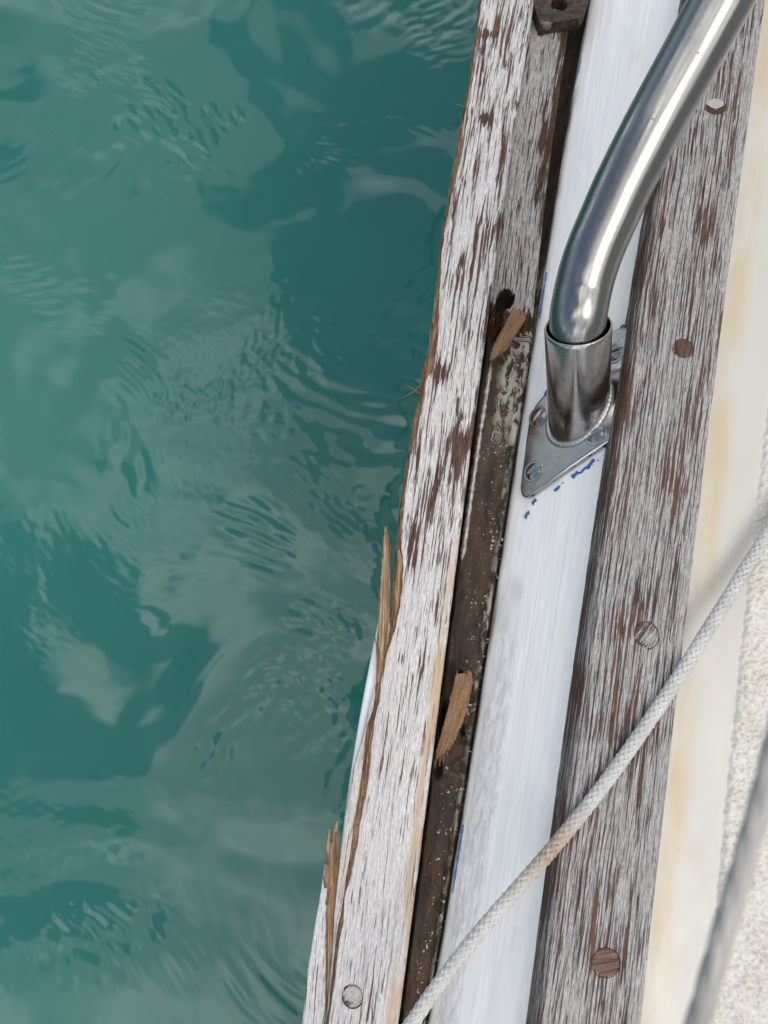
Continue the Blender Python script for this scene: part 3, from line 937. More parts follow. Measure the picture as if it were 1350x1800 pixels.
def shard(name, left, right, z0, z1, th, mat, parent=None, jag=0.0002, crown=0.0006, lift=None, dens=6, tex=0.0, rag=0.0):
    """a broken piece of wood: outline between two traced sides, with thickness"""
    n = max(len(left), len(right)) * dens

    def res(pts):
        p = np.array(pts, float)
        s = np.concatenate([[0], np.cumsum(np.hypot(*np.diff(p, axis=0).T))]); s /= s[-1]
        q = np.linspace(0, 1, n)
        return np.stack([np.interp(q, s, p[:, 0]), np.interp(q, s, p[:, 1])], 1)
    Lp, Rp = res(left), res(right)
    rag0 = [random.uniform(-1, 1) for _ in range(9)]; rag1 = [random.uniform(-1, 1) for _ in range(9)]
    gdir = (P(*Lp[-1], z1) - P(*Lp[0], z0)); gdir.normalize()
    nc = 9
    X = np.zeros((n, 2 * nc)); Y = np.zeros_like(X); Z = np.zeros_like(X); V = np.zeros_like(X); U = np.zeros_like(X)
    for i in range(n):
        q = i / (n - 1)
        zz = z0 + (z1 - z0) * q
        a = P(*Lp[i], zz); b = P(*Rp[i], zz)
        w = (b - a)
        wl = w.length
        for j in range(nc):
            t = j / (nc - 1)
            p = a + w * t
            if i < 3: p = p + gdir * (rag * rag0[j] * (3 - i) / 3)
            if i > n - 4: p = p + gdir * (rag * rag1[j] * (i - n + 4) / 3)
            k = 4 * t * (1 - t)
            jj = jag * random.uniform(-1, 1) * (1 if 0 < i < n - 1 else 0.3)
            h = crown * k * min(1, wl / 0.004) + tex * float(fbm(np.array(p.x * 700 + 5), np.array(p.y * 90), 3))
            X[i, j], Y[i, j], Z[i, j] = p.x + (jj if j in (0, nc - 1) else jj * .3), p.y, p.z + h
            X[i, 2 * nc - 1 - j], Y[i, 2 * nc - 1 - j], Z[i, 2 * nc - 1 - j] = p.x * 0.98 + (a.x + b.x) * 0.01, p.y, p.z - th * (0.35 + 0.65 * k) * min(1, wl / 0.003 + 0.1)
            V[i, j] = wl * (t - .5); V[i, 2 * nc - 1 - j] = wl * (t - .5) + 0.05
            U[i, j] = U[i, 2 * nc - 1 - j] = q * (Vector((*Lp[0], 0)) - Vector((*Lp[-1], 0))).length * 0.0003
    me = grid_mesh(name, X, Y, Z, U, V, close=True)
    bm = bmesh.new(); bm.from_mesh(me)
    bmesh.ops.holes_fill(bm, edges=[e for e in bm.edges if e.is_boundary], sides=0)
    bmesh.ops.recalc_face_normals(bm, faces=bm.faces)
    bm.to_mesh(me); bm.free()
    at = me.attributes.new('wear', 'FLOAT', 'POINT'); at.data.foreach_set('value', [-0.05] * len(me.vertices))
    return link(name, me, [mat], parent)


def stick(name, pts, r, mat, parent=None):
    pts = [Vector(p) for p in pts]
    n = len(pts)
    me = sweep(name, pts, [r * (1 - 0.8 * i / (n - 1)) for i in range(n)], 6)
    return link(name, me, [mat], parent)


def make_inner():
    ylo = P(900, 600, Z_IN).y
    ys = np.concatenate([np.arange(ylo, 0.45, 0.0007), 0.45 + 1.15 * (np.linspace(0, 1, 14) ** 2)])
    l = E_R(ys) - 0.003; r = E_IR(ys)
    nc = 74
    ts = np.linspace(0, 1, nc)
    cols = [(l, 0.838 + 0 * ys)]
    for t in ts:
        cols.append((l + (r - l) * t + 0.0003 * fbm(ys * 80, 0 * ys + 6, 3) * t, Z_IN + 0 * ys))
    cols += [(r + 0.0002, Z_IN - 0.0015 + 0 * ys), (r, 0.848 + 0 * ys), (r - 0.0006, 0.838 + 0 * ys)]
    X, Y, Z = sections(ys, cols)
    body = slice(1, nc + 1)
    tb = np.concatenate([[0], ts, [1, 1, 1]])[None, :]
    g = fbm(X * 480, Y * 40, 3)
    Z[:, body] += (0.00025 * g)[:, body]
    Z[:, nc] -= 0.0006
    # broken end: ragged fibres, then rotten wood sloping to the ledge
    yb = P(900, 549, Z_IN).y
    rag = yb + 0.0045 * fbm(X * 420, X * 0 + 1, 3) + 0.0070 * (1 - sstep(0.38, 0.55, tb)) - 0.001
    k = 1 - sstep(-0.0012, 0.0006, Y - rag)
    drop = 0.0022 + (0.014 + 0.012 * (1 - sstep(0.30, 0.5, tb))) * sstep(0, 0.0125 - 0.006 * (1 - sstep(0.3, 0.5, tb)), rag - Y + 0.002 * fbm(X * 300, Y * 300 + 4, 2)) + 0.0020 * fbm(X * 700, Y * 600, 3)
    top = slice(0, nc + 4)
    Z[:, top] = np.where(Z[:, top] > 0.839, np.maximum(Z[:, top] - (k * drop)[:, top], 0.830), Z[:, top])
    c = P(888, 522, Z_IN)                                                     # empty bolt hole
    rr = np.sqrt(((X - c.x) / 0.0053) ** 2 + ((Y - c.y + 0.001) / 0.0062) ** 2) + 0.30 * fbm(X * 420, Y * 260, 3)
    kh = 1 - sstep(0.88, 1.02, rr)
    Z[:, body] = np.where(kh[:, body] > 0, Z[:, body] * (1 - kh[:, body]) + np.minimum(Z[:, body], 0.8415) * kh[:, body], Z[:, body])
    W = -0.04 + 0.22 * sstep(0.72, 0.9, tb + 0.22 * fbm(Y * 24 + 2, tb * 2, 3)) * sstep(P(0, 400, Z_IN).y - 0.02, P(0, 330, Z_IN).y, Y) + 0.1 * (1 - sstep(0, 0.004, Y - rag))
    kf = (k + kh)[:-1, :-1] + (k + kh)[1:, 1:]
    mi = np.where(kh[:-1, :-1] > 0.5, 2, np.where(kf > 0.6, 1, 0))
    me = grid_mesh('inner_rail', X, Y, Z, Y, X - E_R(Y) - 0.2 * (Z - Z_IN), matidx=mi, attrs={'wear': np.broadcast_to(W, X.shape)})
    o = link('inner_rail', me, [m_inner, m_rot, m_dark])
    tag(o, 'grey teak inner strip broken off at a rotten end with an empty bolt hole', 'rail strip')
    # loose fibres on the broken end
    for i in range(16):
        x = random.uniform(868, 932); y = random.uniform(545, 572)
        a = P(x, y - 6, Z_IN - 0.004); b = P(x + random.uniform(-5, 5), y + random.uniform(6, 18), Z_IN - random.uniform(0.004, 0.009))
        stick('fibre', [a, (a + b) / 2 + Vector((0, 0, 0.0006)), b], 0.0005, random.choice([m_rot, m_fresh, m_rot]), o)
    return o


cap = make_cap()
outer = make_outer()
inner = make_inner()

# torn slivers of the outer rail
shard('splinter', [(661, 1200), (663, 1116), (669, 1033), (673, 960), (674, 945), (676, 932)], [(672, 1200), (685, 1110), (686, 1050), (686, 1003), (684, 950), (680, 932)],
      0.8585, 0.8635, 0.0022, m_pale, outer, 0.00025, 0.0007, tex=0.0007)
shard('splinter', [(676, 936), (676, 930), (677, 925)], [(679.5, 936), (679, 930), (677.6, 925)], 0.8637, 0.8645, 0.0006, m_pale, outer, 0.0, 0.0002)
shard('splinter', [(690, 1110), (694, 1040), (699, 985), (700, 965)], [(698, 1110), (706, 1040), (708, 985), (702, 965)],
      0.8590, 0.8605, 0.0015, m_fresh, outer, 0.00025, 0.0005, tex=0.0006)
# big sliver prised off at the bottom, with the split behind it
shard('sliver', [(468, 2300), (520, 1880), (532, 1794), (541, 1706), (553, 1631), (563, 1575), (569, 1530), (572, 1505)],
      [(496, 2300), (557, 1880), (571.5, 1780), (572, 1700), (573, 1611), (575, 1560), (578, 1530), (576, 1505)], 0.8590, 0.8590, 0.012, m_outer, outer, 0.00012, 0.0006, tex=0.0003)
shard('splinter', [(570, 1560), (571, 1513), (575, 1480), (579, 1458)], [(576, 1560), (577, 1513), (580, 1480), (580.5, 1458)], 0.8592, 0.8625, 0.0012, m_pale, outer, 0.0001, 0.0004)
shard('splinter', [(573, 1790), (574, 1700), (574, 1611), (576, 1540), (580, 1490), (586, 1462), (592, 1443)],
      [(576, 1790), (584, 1690), (587, 1611), (595, 1530), (595, 1490), (594, 1468), (593.5, 1443)], 0.8545, 0.8590, 0.004, m_fresh, outer, 0.0002, 0.0006, tex=0.0009)
stick('splinter', [P(574, 1590, .8595), P(579, 1570, .861), P(583, 1557, .862)], 0.0007, m_pale, outer)
stick('splinter', [P(741, 676, .8605), P(725, 690, .864), P(707, 700, .866)], 0.00075, m_pale, outer)
stick('splinter', [P(738, 692, .860), P(727, 684, .864), P(714, 677, .865)], 0.0006, m_pale, outer)
stick('splinter', [P(823, 190, .860), P(812, 186, .862), P(797, 183, .864)], 0.0004, m_pale, outer)
stick('splinter', [P(716, 835, .860), P(713, 826, .861), P(711, 822, .862)], 0.0005, m_pale, outer)
for (ax, ay, bx, by) in ((676, 1000, 671, 962), (683, 985, 687, 955), (679, 940, 681, 921), (668, 1060, 664, 1030), (688, 1090, 692, 1050), (664, 1150, 659, 1120),
                         (575, 1520, 573, 1490), (588, 1500, 590, 1462), (592, 1520, 598, 1490), (572, 1560, 567, 1538), (582, 1480, 584, 1452)):
    a, b = P(ax, ay, .861), P(bx, by, .8635)
    stick('splinter', [a, (a + b) / 2 + Vector((0.0002, 0, 0.0004)), b], 0.0007, random.choice([m_pale, m_fresh]), outer)
for i in range(26):                                                            # whiskers along the torn edge
    yv = random.uniform(-0.16, 0.30)
    x0 = float(E_L1(yv)); x1 = float(E_L2(yv))
    x = random.uniform(x0, x1); L = random.uniform(0.004, 0.012)
    s = slope * L
    stick('splinter', [(x, yv, 0.8590), (x + s * .5 - 0.0002, yv + L * .5, 0.8602), (x + s - random.uniform(0, 0.0010), yv + L, 0.8606)], random.uniform(0.0003, 0.0006),
          random.choice([m_pale, m_fresh]), outer)

# ------------------------------------------------------------------ chalky sealant bead in the ledge
def make_bead():
    y0, y1 = P(0, 990, .846).y, P(0, 625, .846).y
    ys = np.arange(y0, y1, 0.0006)
    c = E_BD(ys) + 0.0006; nf = fbm(ys * 260, 0 * ys + 1, 3); nf2 = fbm(ys * 330, 0 * ys + 7, 3)
    end = sstep(y0, y0 + 0.008, ys) * (1 - sstep(y1 - 0.01, y1, ys))
    cut = 1 - 0.55 * sstep(0.35, 0.55, fbm(ys * 120, 0 * ys + 12, 2))
    w = 0.0019 * (0.75 + 0.5 * nf) * end * cut + 0.0001
    cols = []
    for t in np.linspace(-1, 1, 11):
        k = (1 - t * t) ** 0.5
        cols.append((c + w * t + 0.0003 * nf2 * (t > 0), 0.8408 + 0.0056 * k * (0.85 + 0.25 * nf) * end * (0.6 + 0.4 * cut)))
    X, Y, Z = sections(ys, cols)
    o = link('sealant_bead', grid_mesh('sealant_bead', X, Y, Z, Y, across(X, Z)), [m_bead])
    return tag(o, 'thin chalky white sealant bead running beside the outer rail in the dirty ledge', 'sealant')


make_bead()

def make_crust():
    c = P(873, 769, Z_FLOOR + 0.001)
    pts, rad = [], []
    for k in range(38):
        a = 0.6 + 2 * math.pi * k / 60
        j = 1 + 0.55 * float(fbm(np.array(math.cos(a) * 2 + 4), np.array(math.sin(a) * 2), 3))
        pts.append(c + Vector((0.0027 * j * math.cos(a), 0.0034 * j * math.sin(a), 0.0003 * math.sin(3 * a))))
        rad.append(0.00042 * math.sin(math.pi * (k + 1) / 39) ** 0.5 * (1 + 1.2 * float(fbm(np.array(math.cos(a) * 6), np.array(math.sin(a) * 6), 2))))
    link('fastener_crust', sweep('fastener_crust', pts, rad, 8, cap=False), [m_bead], ledge)


make_crust()

# crumbs of paint in the ledge: nobody could count them
def make_crumbs():
    bm = bmesh.new()
    cnt = 0
    while cnt < 380:
        py = random.uniform(620, 1810)
        yv = P(0, py, Z_FLOOR).y
        a = float(E_R(yv)) + 0.006; b = float(E_WL(yv)) - 0.001
        t = min(1, max(0, random.gauss(0.62, 0.25)))
        if float(fbm(np.array(yv * 60 + 5), np.array(t * 2.5), 3)) + random.uniform(-0.22, 0.22) < 0.08: continue
        cnt += 1
        r = 0.00016 + 0.00050 * random.random() ** 4
        m = Matrix.Translation((a + (b - a) * t, yv, Z_FLOOR + 0.0004 + 0.002 * max(0, min(1, (t - .72) / .15)))) @ Matrix.Rotation(random.uniform(0, 6.28), 4, 'Z') @ Matrix.Diagonal((r * random.uniform(1, 2.2), r, r * 0.6, 1))
        bmesh.ops.create_icosphere(bm, subdivisions=1, radius=1, matrix=m)
    for v in bm.verts:
        v.co += Vector([random.uniform(-1, 1) * 0.00009 for _ in range(3)])
    me = bpy.data.meshes.new('paint_crumbs'); bm.to_mesh(me); bm.free()
    M = Mat('crumb_paint', 0.8); n = M.noise(M.obj(900), 2)
    mat = M.out(M.mix(n, (0.55, 0.50, 0.42), (0.30, 0.25, 0.19)), 0.8)
    o = link('paint_crumbs', me, [mat], ledge, smooth=False)
    tag(o, kind='stuff')


make_crumbs()

# ------------------------------------------------------------------ loose chips of brown wood
ch = shard('wood_chip', [(902, 541), (886, 572), (869, 604), (863, 620), (860.5, 637)], [(924, 551), (925, 560), (905, 592), (892, 614), (868, 631)],
           0.8560, 0.8530, 0.0035, m_chip, None, 0.0003, 0.0005, dens=8, tex=0.0011, rag=0.0012)
tag(ch, 'pointed brown wood chip lying against the broken end of the inner strip', 'wood chip', 'loose wood chips')
ch = shard('wood_chip', [(803, 1178), (797, 1205), (789, 1240), (775, 1290), (767, 1318), (765, 1336)], [(829, 1185), (832, 1195), (822, 1245), (812, 1275), (800, 1302), (786, 1322)],
           0.8535, 0.8500, 0.004, m_chip, None, 0.0003, 0.0006, dens=8, tex=0.0013, rag=0.0018)
tag(ch, 'brown wood chip with ragged fibres wedged in the dirty ledge below the outer rail', 'wood chip', 'loose wood chips')
for a, b in (((766, 1334), (763, 1352)), ((774, 1330), (772, 1347)), ((780, 1326), (779, 1345)), ((785, 1320), (787, 1332))):
    p, q = P(*a, .8505), P(*b, .8495)
    stick('fibre', [p, (p + q) / 2, q], 0.0010, m_chip, ch)

# ================================================================== STANCHION BASE AND TUBE
yb = P(1000, 760, 0.872).y
n0 = bulwark_pt(yb, 0.0); n1 = bulwark_pt(yb, 1.0)
rail_dir = (bulwark_pt(yb + 0.03, 0.5) - bulwark_pt(yb - 0.03, 0.5)).normalized()
PN = (n1 - n0).cross(rail_dir).normalized()
if PN.z < 0: PN = -PN
PLATE_T = 0.0032
p_top = n0 + PN * (PLATE_T + 0.0006)


def on_plate(px, py):
    return PP(px, py, p_top, PN)


base_root = empty('stanchion_base', on_plate(1000, 760))
tag(base_root, 'stainless steel stanchion base with slotted screws on the white bulwark', 'deck fitting')


def make_plate():
    outline = [(914, 858), (917, 832), (921, 800), (926, 760), (931, 733), (940, 713), (953, 697), (985, 667), (1030, 625), (1077, 583), (1088, 576), (1097, 575), (1106, 580), (1118, 600),
               (1112, 720), (1095, 757), (1066, 777), (1000, 822), (940, 864), (930, 871), (921, 873), (916, 869)]
    pts = [on_plate(*p) for p in outline]
    pts = spline(pts + [pts[0]], 3)[:-1]
    c = sum(pts, Vector()) / len(pts)
    bm = bmesh.new()
    lay = []
    for (s, d) in ((-0.0013, 0.0), (-0.0005, -0.00015), (0.0, -0.0008), (0.0002, -PLATE_T)):
        lay.append([bm.verts.new(p + (p - c).normalized() * s + PN * d) for p in pts])
    n = len(pts)
    bm.faces.new(lay[0])
    for a, b in zip(lay, lay[1:]):
        for k in range(n):
            bm.faces.new((a[k], b[k], b[(k + 1) % n], a[(k + 1) % n]))
    bmesh.ops.recalc_face_normals(bm, faces=bm.faces)
    bmesh.ops.triangulate(bm, faces=[f for f in bm.faces if len(f.verts) > 4])
    tf = [f for f in bm.faces if len(f.verts) == 3]
    bmesh.ops.subdivide_edges(bm, edges=list({e for f in tf for e in f.edges}), cuts=5, use_grid_fill=True)
    bmesh.ops.triangulate(bm, faces=[f for f in bm.faces if len(f.verts) > 4])
    me = bpy.data.meshes.new('base_plate'); bm.to_mesh(me); bm.free()
    uv = me.uv_layers.new(name='UVMap')
    s_ax = rail_dir; t_ax = PN.cross(rail_dir)
    for l in me.loops:
        v = me.vertices[l.vertex_index].co
        uv.data[l.index].uv = (v.dot(s_ax), v.dot(t_ax))
    at = me.attributes.new('rust', 'FLOAT', 'POINT')
    rp = on_plate(938, 745)
    at.data.foreach_set('value', [min(1, 1.3 * max(0, 1 - (v.co - rp).length / 0.011) + 0.9 * max(0, 1 - (v.co - on_plate(1062, 700)).length / 0.008) + 0.5 * max(0, 1 - (v.co - on_plate(916, 862)).length / 0.006)) for v in me.vertices])
    o = link('base_plate', me, [m_steel], smooth=False)
    adopt(o, base_root)


make_plate()
E1 = rail_dir; E2 = PN.cross(rail_dir).normalized()


def make_screw(px, py, ang, rusty=0.0, r=0.0062, dome=0.0016):
    """dished ring and slotted head"""
    c = on_plate(px, py)
    ng = 21
    prof_r = np.linspace(0, 1, 12)
    vs, fs = [], []
    nseg = 40
    for ri in prof_r:
        for k in range(nseg):
            a = 2 * math.pi * k / nseg
            x, y = ri * math.cos(a), ri * math.sin(a)
            if ri < 0.80:
                z = dome * (1 - (ri / 0.80) ** 2) * 0.8 + 0.0001
                sl = math.exp(-((x / 0.13) ** 4))
                z -= sl * (z + 0.0001) * 0.95
            elif ri < 0.87: z = -0.0001
            else: z = 0.0005 * math.sin(math.pi * (ri - 0.87) / 0.13) + 0.00004
            xr = x * math.cos(ang) - y * math.sin(ang); yr = x * math.sin(ang) + y * math.cos(ang)
            p = c + E1 * (xr * r) + E2 * (yr * r) + PN * (z + 0.0001)
            vs.append(tuple(p))
    for i in range(len(prof_r) - 1):
        for k in range(nseg):
            k2 = (k + 1) % nseg
            fs.append((i * nseg + k, i * nseg + k2, (i + 1) * nseg + k2, (i + 1) * nseg + k))
    me = bpy.data.meshes.new('screw'); me.from_pydata(vs, [], fs)
    bm = bmesh.new(); bm.from_mesh(me); bmesh.ops.remove_doubles(bm, verts=bm.verts, dist=1e-6)
    bmesh.ops.recalc_face_normals(bm, faces=bm.faces); bm.to_mesh(me); bm.free()
    uv = me.uv_layers.new(name='UVMap')
    for l in me.loops:
        v = me.vertices[l.vertex_index].co
        uv.data[l.index].uv = (v.dot(E1), v.dot(E2))
    at = me.attributes.new('rust', 'FLOAT', 'POINT'); at.data.foreach_set('value', [rusty] * len(me.vertices))
    o = link('screw', me, [m_steel])
    adopt(o, base_root)
    if rusty: o['label'] = 'rust stained slotted screw half hidden behind the socket'
    return o


make_screw(937, 829, 0.35)
make_screw(1047, 763, 0.3)
make_screw(946, 733, 0.9, 0.7)
make_screw(1080, 620, 0.2)

# socket: axis leans along the rail and towards the viewer
B = on_plate(1017, 721)
rT = ray(1016, 573)
best = None
for k in range(300):
    d = 0.28 + k * 0.0004
    T = CAM + rT * d
    ax = (T - B)
    cosv = ax.normalized().dot(-rT.normalized())
    if best is None or abs(cosv - 0.56) < best[0]:
        best = (abs(cosv - 0.56), T.copy(), d)
T = best[1]
AX = (T - B).normalized()
SL = (T - B).length
SR = 0.0150 * (best[2] / 0.335)
TR = SR * 0.845


def lathe(name, org, axis, prof, seg, mat, rust=None):
    e1, e2 = frame_dirs(axis)
    vs, fs, uvs = [], [], []
    for (h, r) in prof:
        for k in range(seg):
            a = 2 * math.pi * k / seg
            vs.append(tuple(org + axis * h + e1 * (r * math.cos(a)) + e2 * (r * math.sin(a))))
            uvs.append((h, k / seg * 0.09))
    for i in range(len(prof) - 1):
        for k in range(seg):
            k2 = (k + 1) % seg
            fs.append((i * seg + k, i * seg + k2, (i + 1) * seg + k2, (i + 1) * seg + k))
    me = bpy.data.meshes.new(name); me.from_pydata(vs, [], fs)
    uv = me.uv_layers.new(name='UVMap')
    for l in me.loops: uv.data[l.index].uv = uvs[l.vertex_index]
    at = me.attributes.new('rust', 'FLOAT', 'POINT')
    at.data.foreach_set('value', [rust(Vector(v)) if rust else 0.0 for v in vs])
    bm = bmesh.new(); bm.from_mesh(me); bmesh.ops.recalc_face_normals(bm, faces=bm.faces); bm.to_mesh(me); bm.free()
    return link(name, me, [mat])


WALL = SR * 0.075
rspot = PD(985, 660, best[2] - 0.005)
rspot2 = PD(1068, 580, best[2] - 0.002)
prof = [(-0.03, SR)] + [(h, SR) for h in np.linspace(-0.02, SL - 0.0006, 40)] + \
       [(SL - 0.0002, SR - WALL * 0.2), (SL, SR - WALL * 0.5), (SL - 0.0002, SR - WALL * 0.8), (SL - 0.0008, SR - WALL), (SL - 0.03, SR - WALL)]
sock = lathe('socket', B, AX, prof, 64, m_steel, lambda v: max(0, 1 - (v - rspot).length / 0.007) * 0.9 + max(0, 1 - (v - rspot2).length / 0.006) * .7)
adopt(sock, base_root)
# weld round the foot of the socket
e1, e2 = frame_dirs(AX)
wp, wr = [], []
NW = 150
for k in range(NW + 1):
    a = 2 * math.pi * k / NW
    q = B + e1 * (SR * math.cos(a)) + e2 * (SR * math.sin(a))
    t = (p_top - q).dot(PN) / AX.dot(PN)
    wp.append(q + AX * t)
    wr.append(0.00135 + 0.00045 * abs(math.sin(k * 1.05)) + 0.0002 * random.random())
me = sweep('weld_bead', wp, wr, 10, cap=False)
at = me.attributes.new('rust', 'FLOAT', 'POINT')
rw = on_plate(1050, 712)
at.data.foreach_set('value', [max(0, 1 - (v.co - rw).length / 0.009) * .8 for v in me.vertices])
adopt(link('weld_bead', me, [m_weld]), base_root)

# bent tube
dT = best[2]
tp = [B + AX * (SL - 0.028), B + AX * (SL - 0.010), T + AX * 0.004]
for px, py, k in ((1025, 508, -0.005), (1035, 470, -0.0075), (1050, 428, -0.010), (1071, 380, -0.013), (1097, 322, -0.017), (1150, 218, -0.024), (1216, 97, -0.031), (1268, 0, -0.037), (1340, -135, -0.045), (1450, -340, -0.057)):
    tp.append(PD(px, py, dT + k))
me = sweep('rail_tube', spline(tp, 14), TR, 56)
at = me.attributes.new('rust', 'FLOAT', 'POINT'); at.data.foreach_set('value', [0.0] * len(me.vertices))
# uv across in quarter metres so the smears run along the tube
tube = link('rail_tube', me, [m_tube])
tag(tube, 'bent polished stainless steel tube standing in the socket and rising out of frame', 'tube')

# ================================================================== DARK FITTING AT THE TOP
def make_fitting():
    zt = 0.8620
    out = [(937, -6), (939, 10), (946, 30), (950, 43), (955, 44), (972, 40), (990, 37), (1008, 33), (1022, 31), (1029, 22), (1034, 4), (1041, -40), (1050, -110), (960, -120), (940, -60)]
    pts = [P(*p, zt) for p in out]
    dense = []
    for i in range(len(pts)):
        a, b = pts[i], pts[(i + 1) % len(pts)]
        for k in range(6):
            dense.append(a.lerp(b, k / 6) + Vector((random.uniform(-1, 1), random.uniform(-1, 1), 0)) * 0.00022)
    c = P(983, 8, zt); rh = 17 / FPX * 0.385
    hole = [c + Vector((rh * math.cos(a), rh * 0.95 * math.sin(a), 0)) for a in np.linspace(0, 2 * math.pi, 36, False)]
    bm = bmesh.new()
    ov = [bm.verts.new(p) for p in dense]; hv = [bm.verts.new(p) for p in hole]
    oe = [bm.edges.new((ov[i], ov[(i + 1) % len(ov)])) for i in range(len(ov))]
    he = [bm.edges.new((hv[i], hv[(i + 1) % len(hv)])) for i in range(len(hv))]
    bmesh.ops.triangle_fill(bm, edges=oe + he, use_beauty=True)
    top = bm.faces[:]
    ex = bmesh.ops.extrude_face_region(bm, geom=top)
    down = [g for g in ex['geom'] if isinstance(g, bmesh.types.BMVert)]
    for v in down: v.co.z -= 0.0078
    bmesh.ops.recalc_face_normals(bm, faces=bm.faces)
    me = bpy.data.meshes.new('corroded_block'); bm.to_mesh(me); bm.free()
    o = link('corroded_block', me, [m_iron], smooth=False)
    bv = o.modifiers.new('bevel', 'BEVEL'); bv.width = 0.0007; bv.segments = 2; bv.limit_method = 'ANGLE'
    tag(o, 'dark corroded block with a round hole on the inner strip', 'fitting')


make_fitting()

# ================================================================== FLAKES OF BLUE UNDERPAINT
def flake(pts, d=0.00045):
    q = [PP(px, py, n0 + PN * d, PN) for px, py in pts]
    # jagged outline
    out = []
    for i in range(len(q)):
        a, b = q[i], q[(i + 1) % len(q)]
        for k in range(3):
            out.append(a.lerp(b, k / 3) + (E1 * random.uniform(-1, 1) + E2 * random.uniform(-1, 1)) * 0.0002)
    bm = bmesh.new()
    top = [bm.verts.new(p) for p in out]; bot = [bm.verts.new(p - PN * 0.0006) for p in out]
    bm.faces.new(top)
    for i in range(len(top)):
        bm.faces.new((top[i], bot[i], bot[(i + 1) % len(top)], top[(i + 1) % len(top)]))
    bmesh.ops.recalc_face_normals(bm, faces=bm.faces)
    me = bpy.data.meshes.new('blue_paint_flake'); bm.to_mesh(me); bm.free()
    link('blue_paint_flake', me, [m_blue], bulwark, smooth=False)


flake([(1003, 836), (1012, 830), (1020, 829), (1030, 819), (1035, 815), (1041, 806), (1046, 808), (1041, 815), (1036, 824), (1028, 825), (1022, 832), (1013, 834), (1008, 842)])
flake([(933, 884), (941, 876), (943, 880), (939, 883), (937, 888)])
flake([(921, 909), (924, 902), (929, 898), (930, 903), (926, 905), (925, 912)])
flake([(972, 862), (979, 856), (985, 852), (983, 859), (976, 864)])
flake([(955, 697), (960, 684), (962, 690), (957, 702)])
flake([(1086, 580), (1092, 572), (1096, 569), (1098, 575)])
for i in range(8):
    t = random.random()
    px = 925 + 140 * t + random.gauss(0, 3); py = 884 - 88 * t + abs(random.gauss(0, 2.5)) + 2
    w = random.uniform(0.8, 2.6)
    flake([(px - w, py + w * .6), (px, py - w * .7), (px + w, py - w * .8), (px + w * .6, py + w * .7)])


def edge_line(pts, w=0.0007):
    """run of blue showing at the lower lip of the paint"""
    v = []
    for px, py in pts:
        yv = P(px, py, Z_WL).y
        v.append(Vector((float(E_WL(yv)) + 0.0005, yv, Z_WL + 0.0006)))
    me = sweep('blue_paint_flake', spline(v, 6), [w * random.uniform(0.5, 1.1) for _ in range((len(v) - 1) * 6 + 1)], 6)
    link('blue_paint_flake', me, [m_blue], bulwark)


edge_line([(812, 1450), (808, 1475), (805, 1500), (800, 1530), (797, 1568)])
edge_line([(962, 480), (957, 505), (952, 530), (947, 560)], 0.0006)
edge_line([(1022, 105), (1020, 118), (1017, 130)], 0.0004)

# ================================================================== ROPES
def braid(name, path, rad, nst, pitch, sw, mat, over=0.10):
    """hollow braid: nst strands each way round, weaving over and under"""
    pts = [Vector(p) for p in path]
    seg = [0]
    for a, b in zip(pts, pts[1:]): seg.append(seg[-1] + (b - a).length)
    L = seg[-1]
    n = int(L / 0.0011)
    s = np.linspace(0, L, n)
    C = np.stack([np.interp(s, seg, [p[i] for p in pts]) for i in range(3)], 1)
    Tn = np.gradient(C, axis=0); Tn /= np.linalg.norm(Tn, axis=1)[:, None]
    up = np.array([0, 0, 1.0])
    N1 = np.cross(Tn, up); N1 /= np.linalg.norm(N1, axis=1)[:, None]
    N2 = np.cross(N1, Tn)
    vs = []; fs = []; uvs = []; ss = []
    K = 7
    for dirn in (1, -1):
        for j in range(nst):
            ph = 2 * math.pi * j / nst + (0 if dirn > 0 else math.pi / nst)
            th = ph + dirn * 2 * math.pi * s / pitch
            # crossings with the other family happen every half strand spacing
            wv = dirn * np.cos(nst * (2 * math.pi * s / pitch) - math.pi / 2)
            r = rad * (1 - sw * 0.5 + over * wv)
            r = r * (1 + 0.035 * perlin(s * 160 + 7 * j, s * 0 + 3 * dirn)); th = th + 0.10 * perlin(s * 120 + 3 * j, s * 0 + 5 * dirn)
            ctr = C + N1 * (r * np.cos(th))[:, None] + N2 * (r * np.sin(th))[:, None]
            rd = N1 * np.cos(th)[:, None] + N2 * np.sin(th)[:, None]
            tg = np.gradient(ctr, axis=0); tg /= np.linalg.norm(tg, axis=1)[:, None]
            sd = np.cross(tg, rd)
            b0 = len(vs)
            a = np.linspace(0, 2 * np.pi, K, False)
            for i in range(n):
                for q in a:
                    vs.append(ctr[i] + sd[i] * (rad * sw * 1.18 * math.cos(q)) + rd[i] * (rad * sw * 0.62 * math.sin(q)))
                    uvs.append((q * 0.001, s[i])); ss.append(s[i])
            for i in range(n - 1):
                for q in range(K):
                    q2 = (q + 1) % K
                    fs.append((b0 + i * K + q, b0 + i * K + q2, b0 + (i + 1) * K + q2, b0 + (i + 1) * K + q))
    me = bpy.data.meshes.new(name)
    me.from_pydata([tuple(v) for v in vs], [], fs)
    uv = me.uv_layers.new(name='UVMap')
    li = np.zeros(len(me.loops), np.int32); me.loops.foreach_get('vertex_index', li)
    uv.data.foreach_set('uv', np.array(uvs, np.float32)[li].ravel())
    return me, C, np.array(ss), np.array(vs)


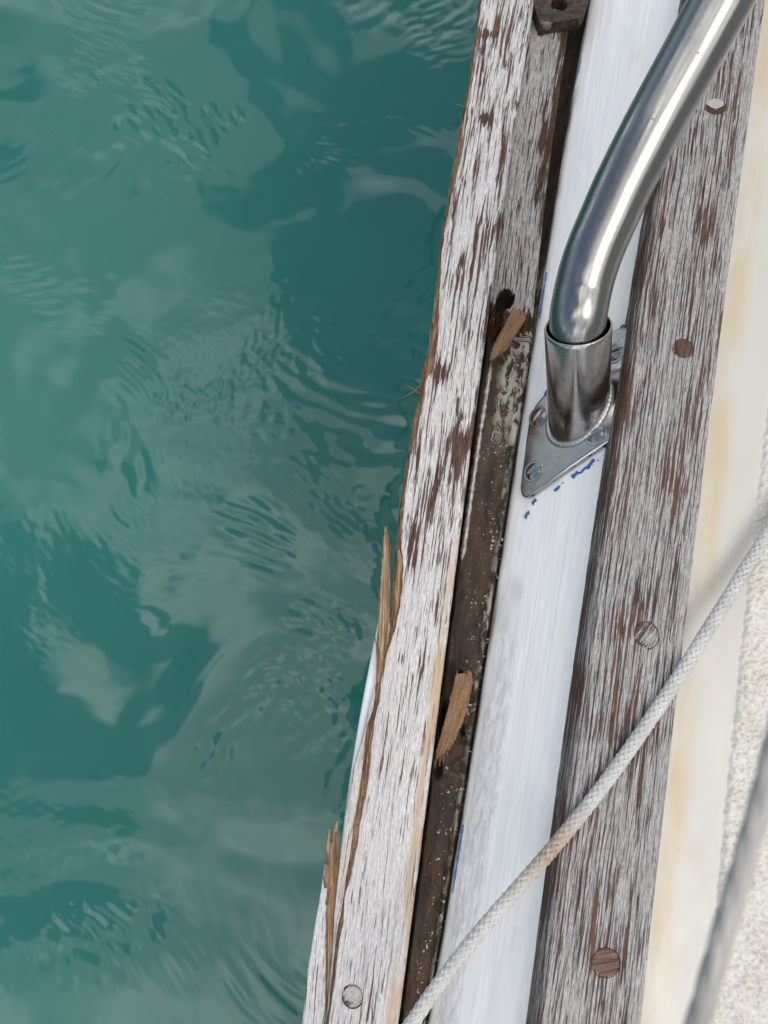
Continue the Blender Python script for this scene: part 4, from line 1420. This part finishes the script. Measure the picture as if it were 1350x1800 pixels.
RR = 0.0028
rope_px = [(1900, -250, .9000), (1640, 330, .8985), (1500, 650, .9000), (1420, 812, .9020), (1348, 940, .9035), (1312, 997, .9040), (1284, 1044, .9060), (1254, 1092, .9085), (1204, 1172, .9083), (1165, 1232, .9083), (1096, 1332, .9083), (1037, 1411, .9083),
           (974, 1488, .9084), (907, 1565, .9075), (844, 1637, .9050), (772, 1729, .9030), (729, 1791, .9020), (640, 1920, .900), (520, 2120, .895), (440, 2280, .875), (410, 2420, .80), (400, 2500, .72)]
rope_pts = spline([P(a, b, c) for a, b, c in rope_px], 10)
me, C, ss, vv = braid('rope', rope_pts, RR, 6, 0.0235, 0.35, m_rope, 0.14)
st = P(972, 1490, .909)
dist = np.linalg.norm(vv - np.array(st), axis=1)
stn = np.exp(-(dist / 0.017) ** 2) * (0.75 + 0.5 * perlin(vv[:, 0] * 700, vv[:, 1] * 700))
at = me.attributes.new('stain', 'FLOAT', 'POINT'); at.data.foreach_set('value', np.clip(stn, 0, 1).astype(np.float32))
rope = link('rope', me, [m_rope])
tag(rope, 'thin white braided rope crossing the teak cap rail diagonally', 'rope')
core = link('core', sweep('core', rope_pts, RR * 0.72, 10), [m_rope], rope)


def twisted(name, path, rad, pitch):
    pts = [Vector(p) for p in path]
    seg = [0]
    for a, b in zip(pts, pts[1:]): seg.append(seg[-1] + (b - a).length)
    n = int(seg[-1] / 0.0008)
    s = np.linspace(0, seg[-1], n)
    C = np.stack([np.interp(s, seg, [p[i] for p in pts]) for i in range(3)], 1)
    Tn = np.gradient(C, axis=0); Tn /= np.linalg.norm(Tn, axis=1)[:, None]
    N1 = np.cross(Tn, [0, 0, 1.0]); N1 /= np.linalg.norm(N1, axis=1)[:, None]
    N2 = np.cross(N1, Tn)
    K = 60
    a = np.linspace(0, 2 * np.pi, K, False)
    X = np.zeros((n, K, 3)); U = np.zeros((n, K)); V = np.zeros((n, K))
    for k, q in enumerate(a):
        tw = 3 * (q - 2 * np.pi * s / pitch)
        r = rad * (0.80 + 0.20 * np.abs(np.cos(tw / 2)) ** 0.7)
        X[:, k] = C + N1 * (r * np.cos(q))[:, None] + N2 * (r * np.sin(q))[:, None]
        U[:, k] = q * 0.004; V[:, k] = s
    me = grid_mesh(name, X[..., 0], X[..., 1], X[..., 2], U, V, close=True, attrs={'stain': np.zeros((n, K))})
    return me


rp = [PD(1900, -100, 0.1404), PD(1640, 500, 0.1282), PD(1470, 960, 0.1188), PD(1400, 1160, 0.1159), PD(1345, 1380, 0.1130), PD(1309, 1510, 0.1116), PD(1266, 1660, 0.1102), PD(1226, 1800, 0.1087), PD(1165, 2000, 0.1066), PD(1060, 2350, 0.1022), PD(930, 2800, 0.0972)]
me = twisted('rope', spline(rp, 10), 0.00175, 0.020)
r2 = link('rope', me, [m_rope2])
tag(r2, 'blurred grey twisted rope hanging close in front of the white textured deck', 'rope')
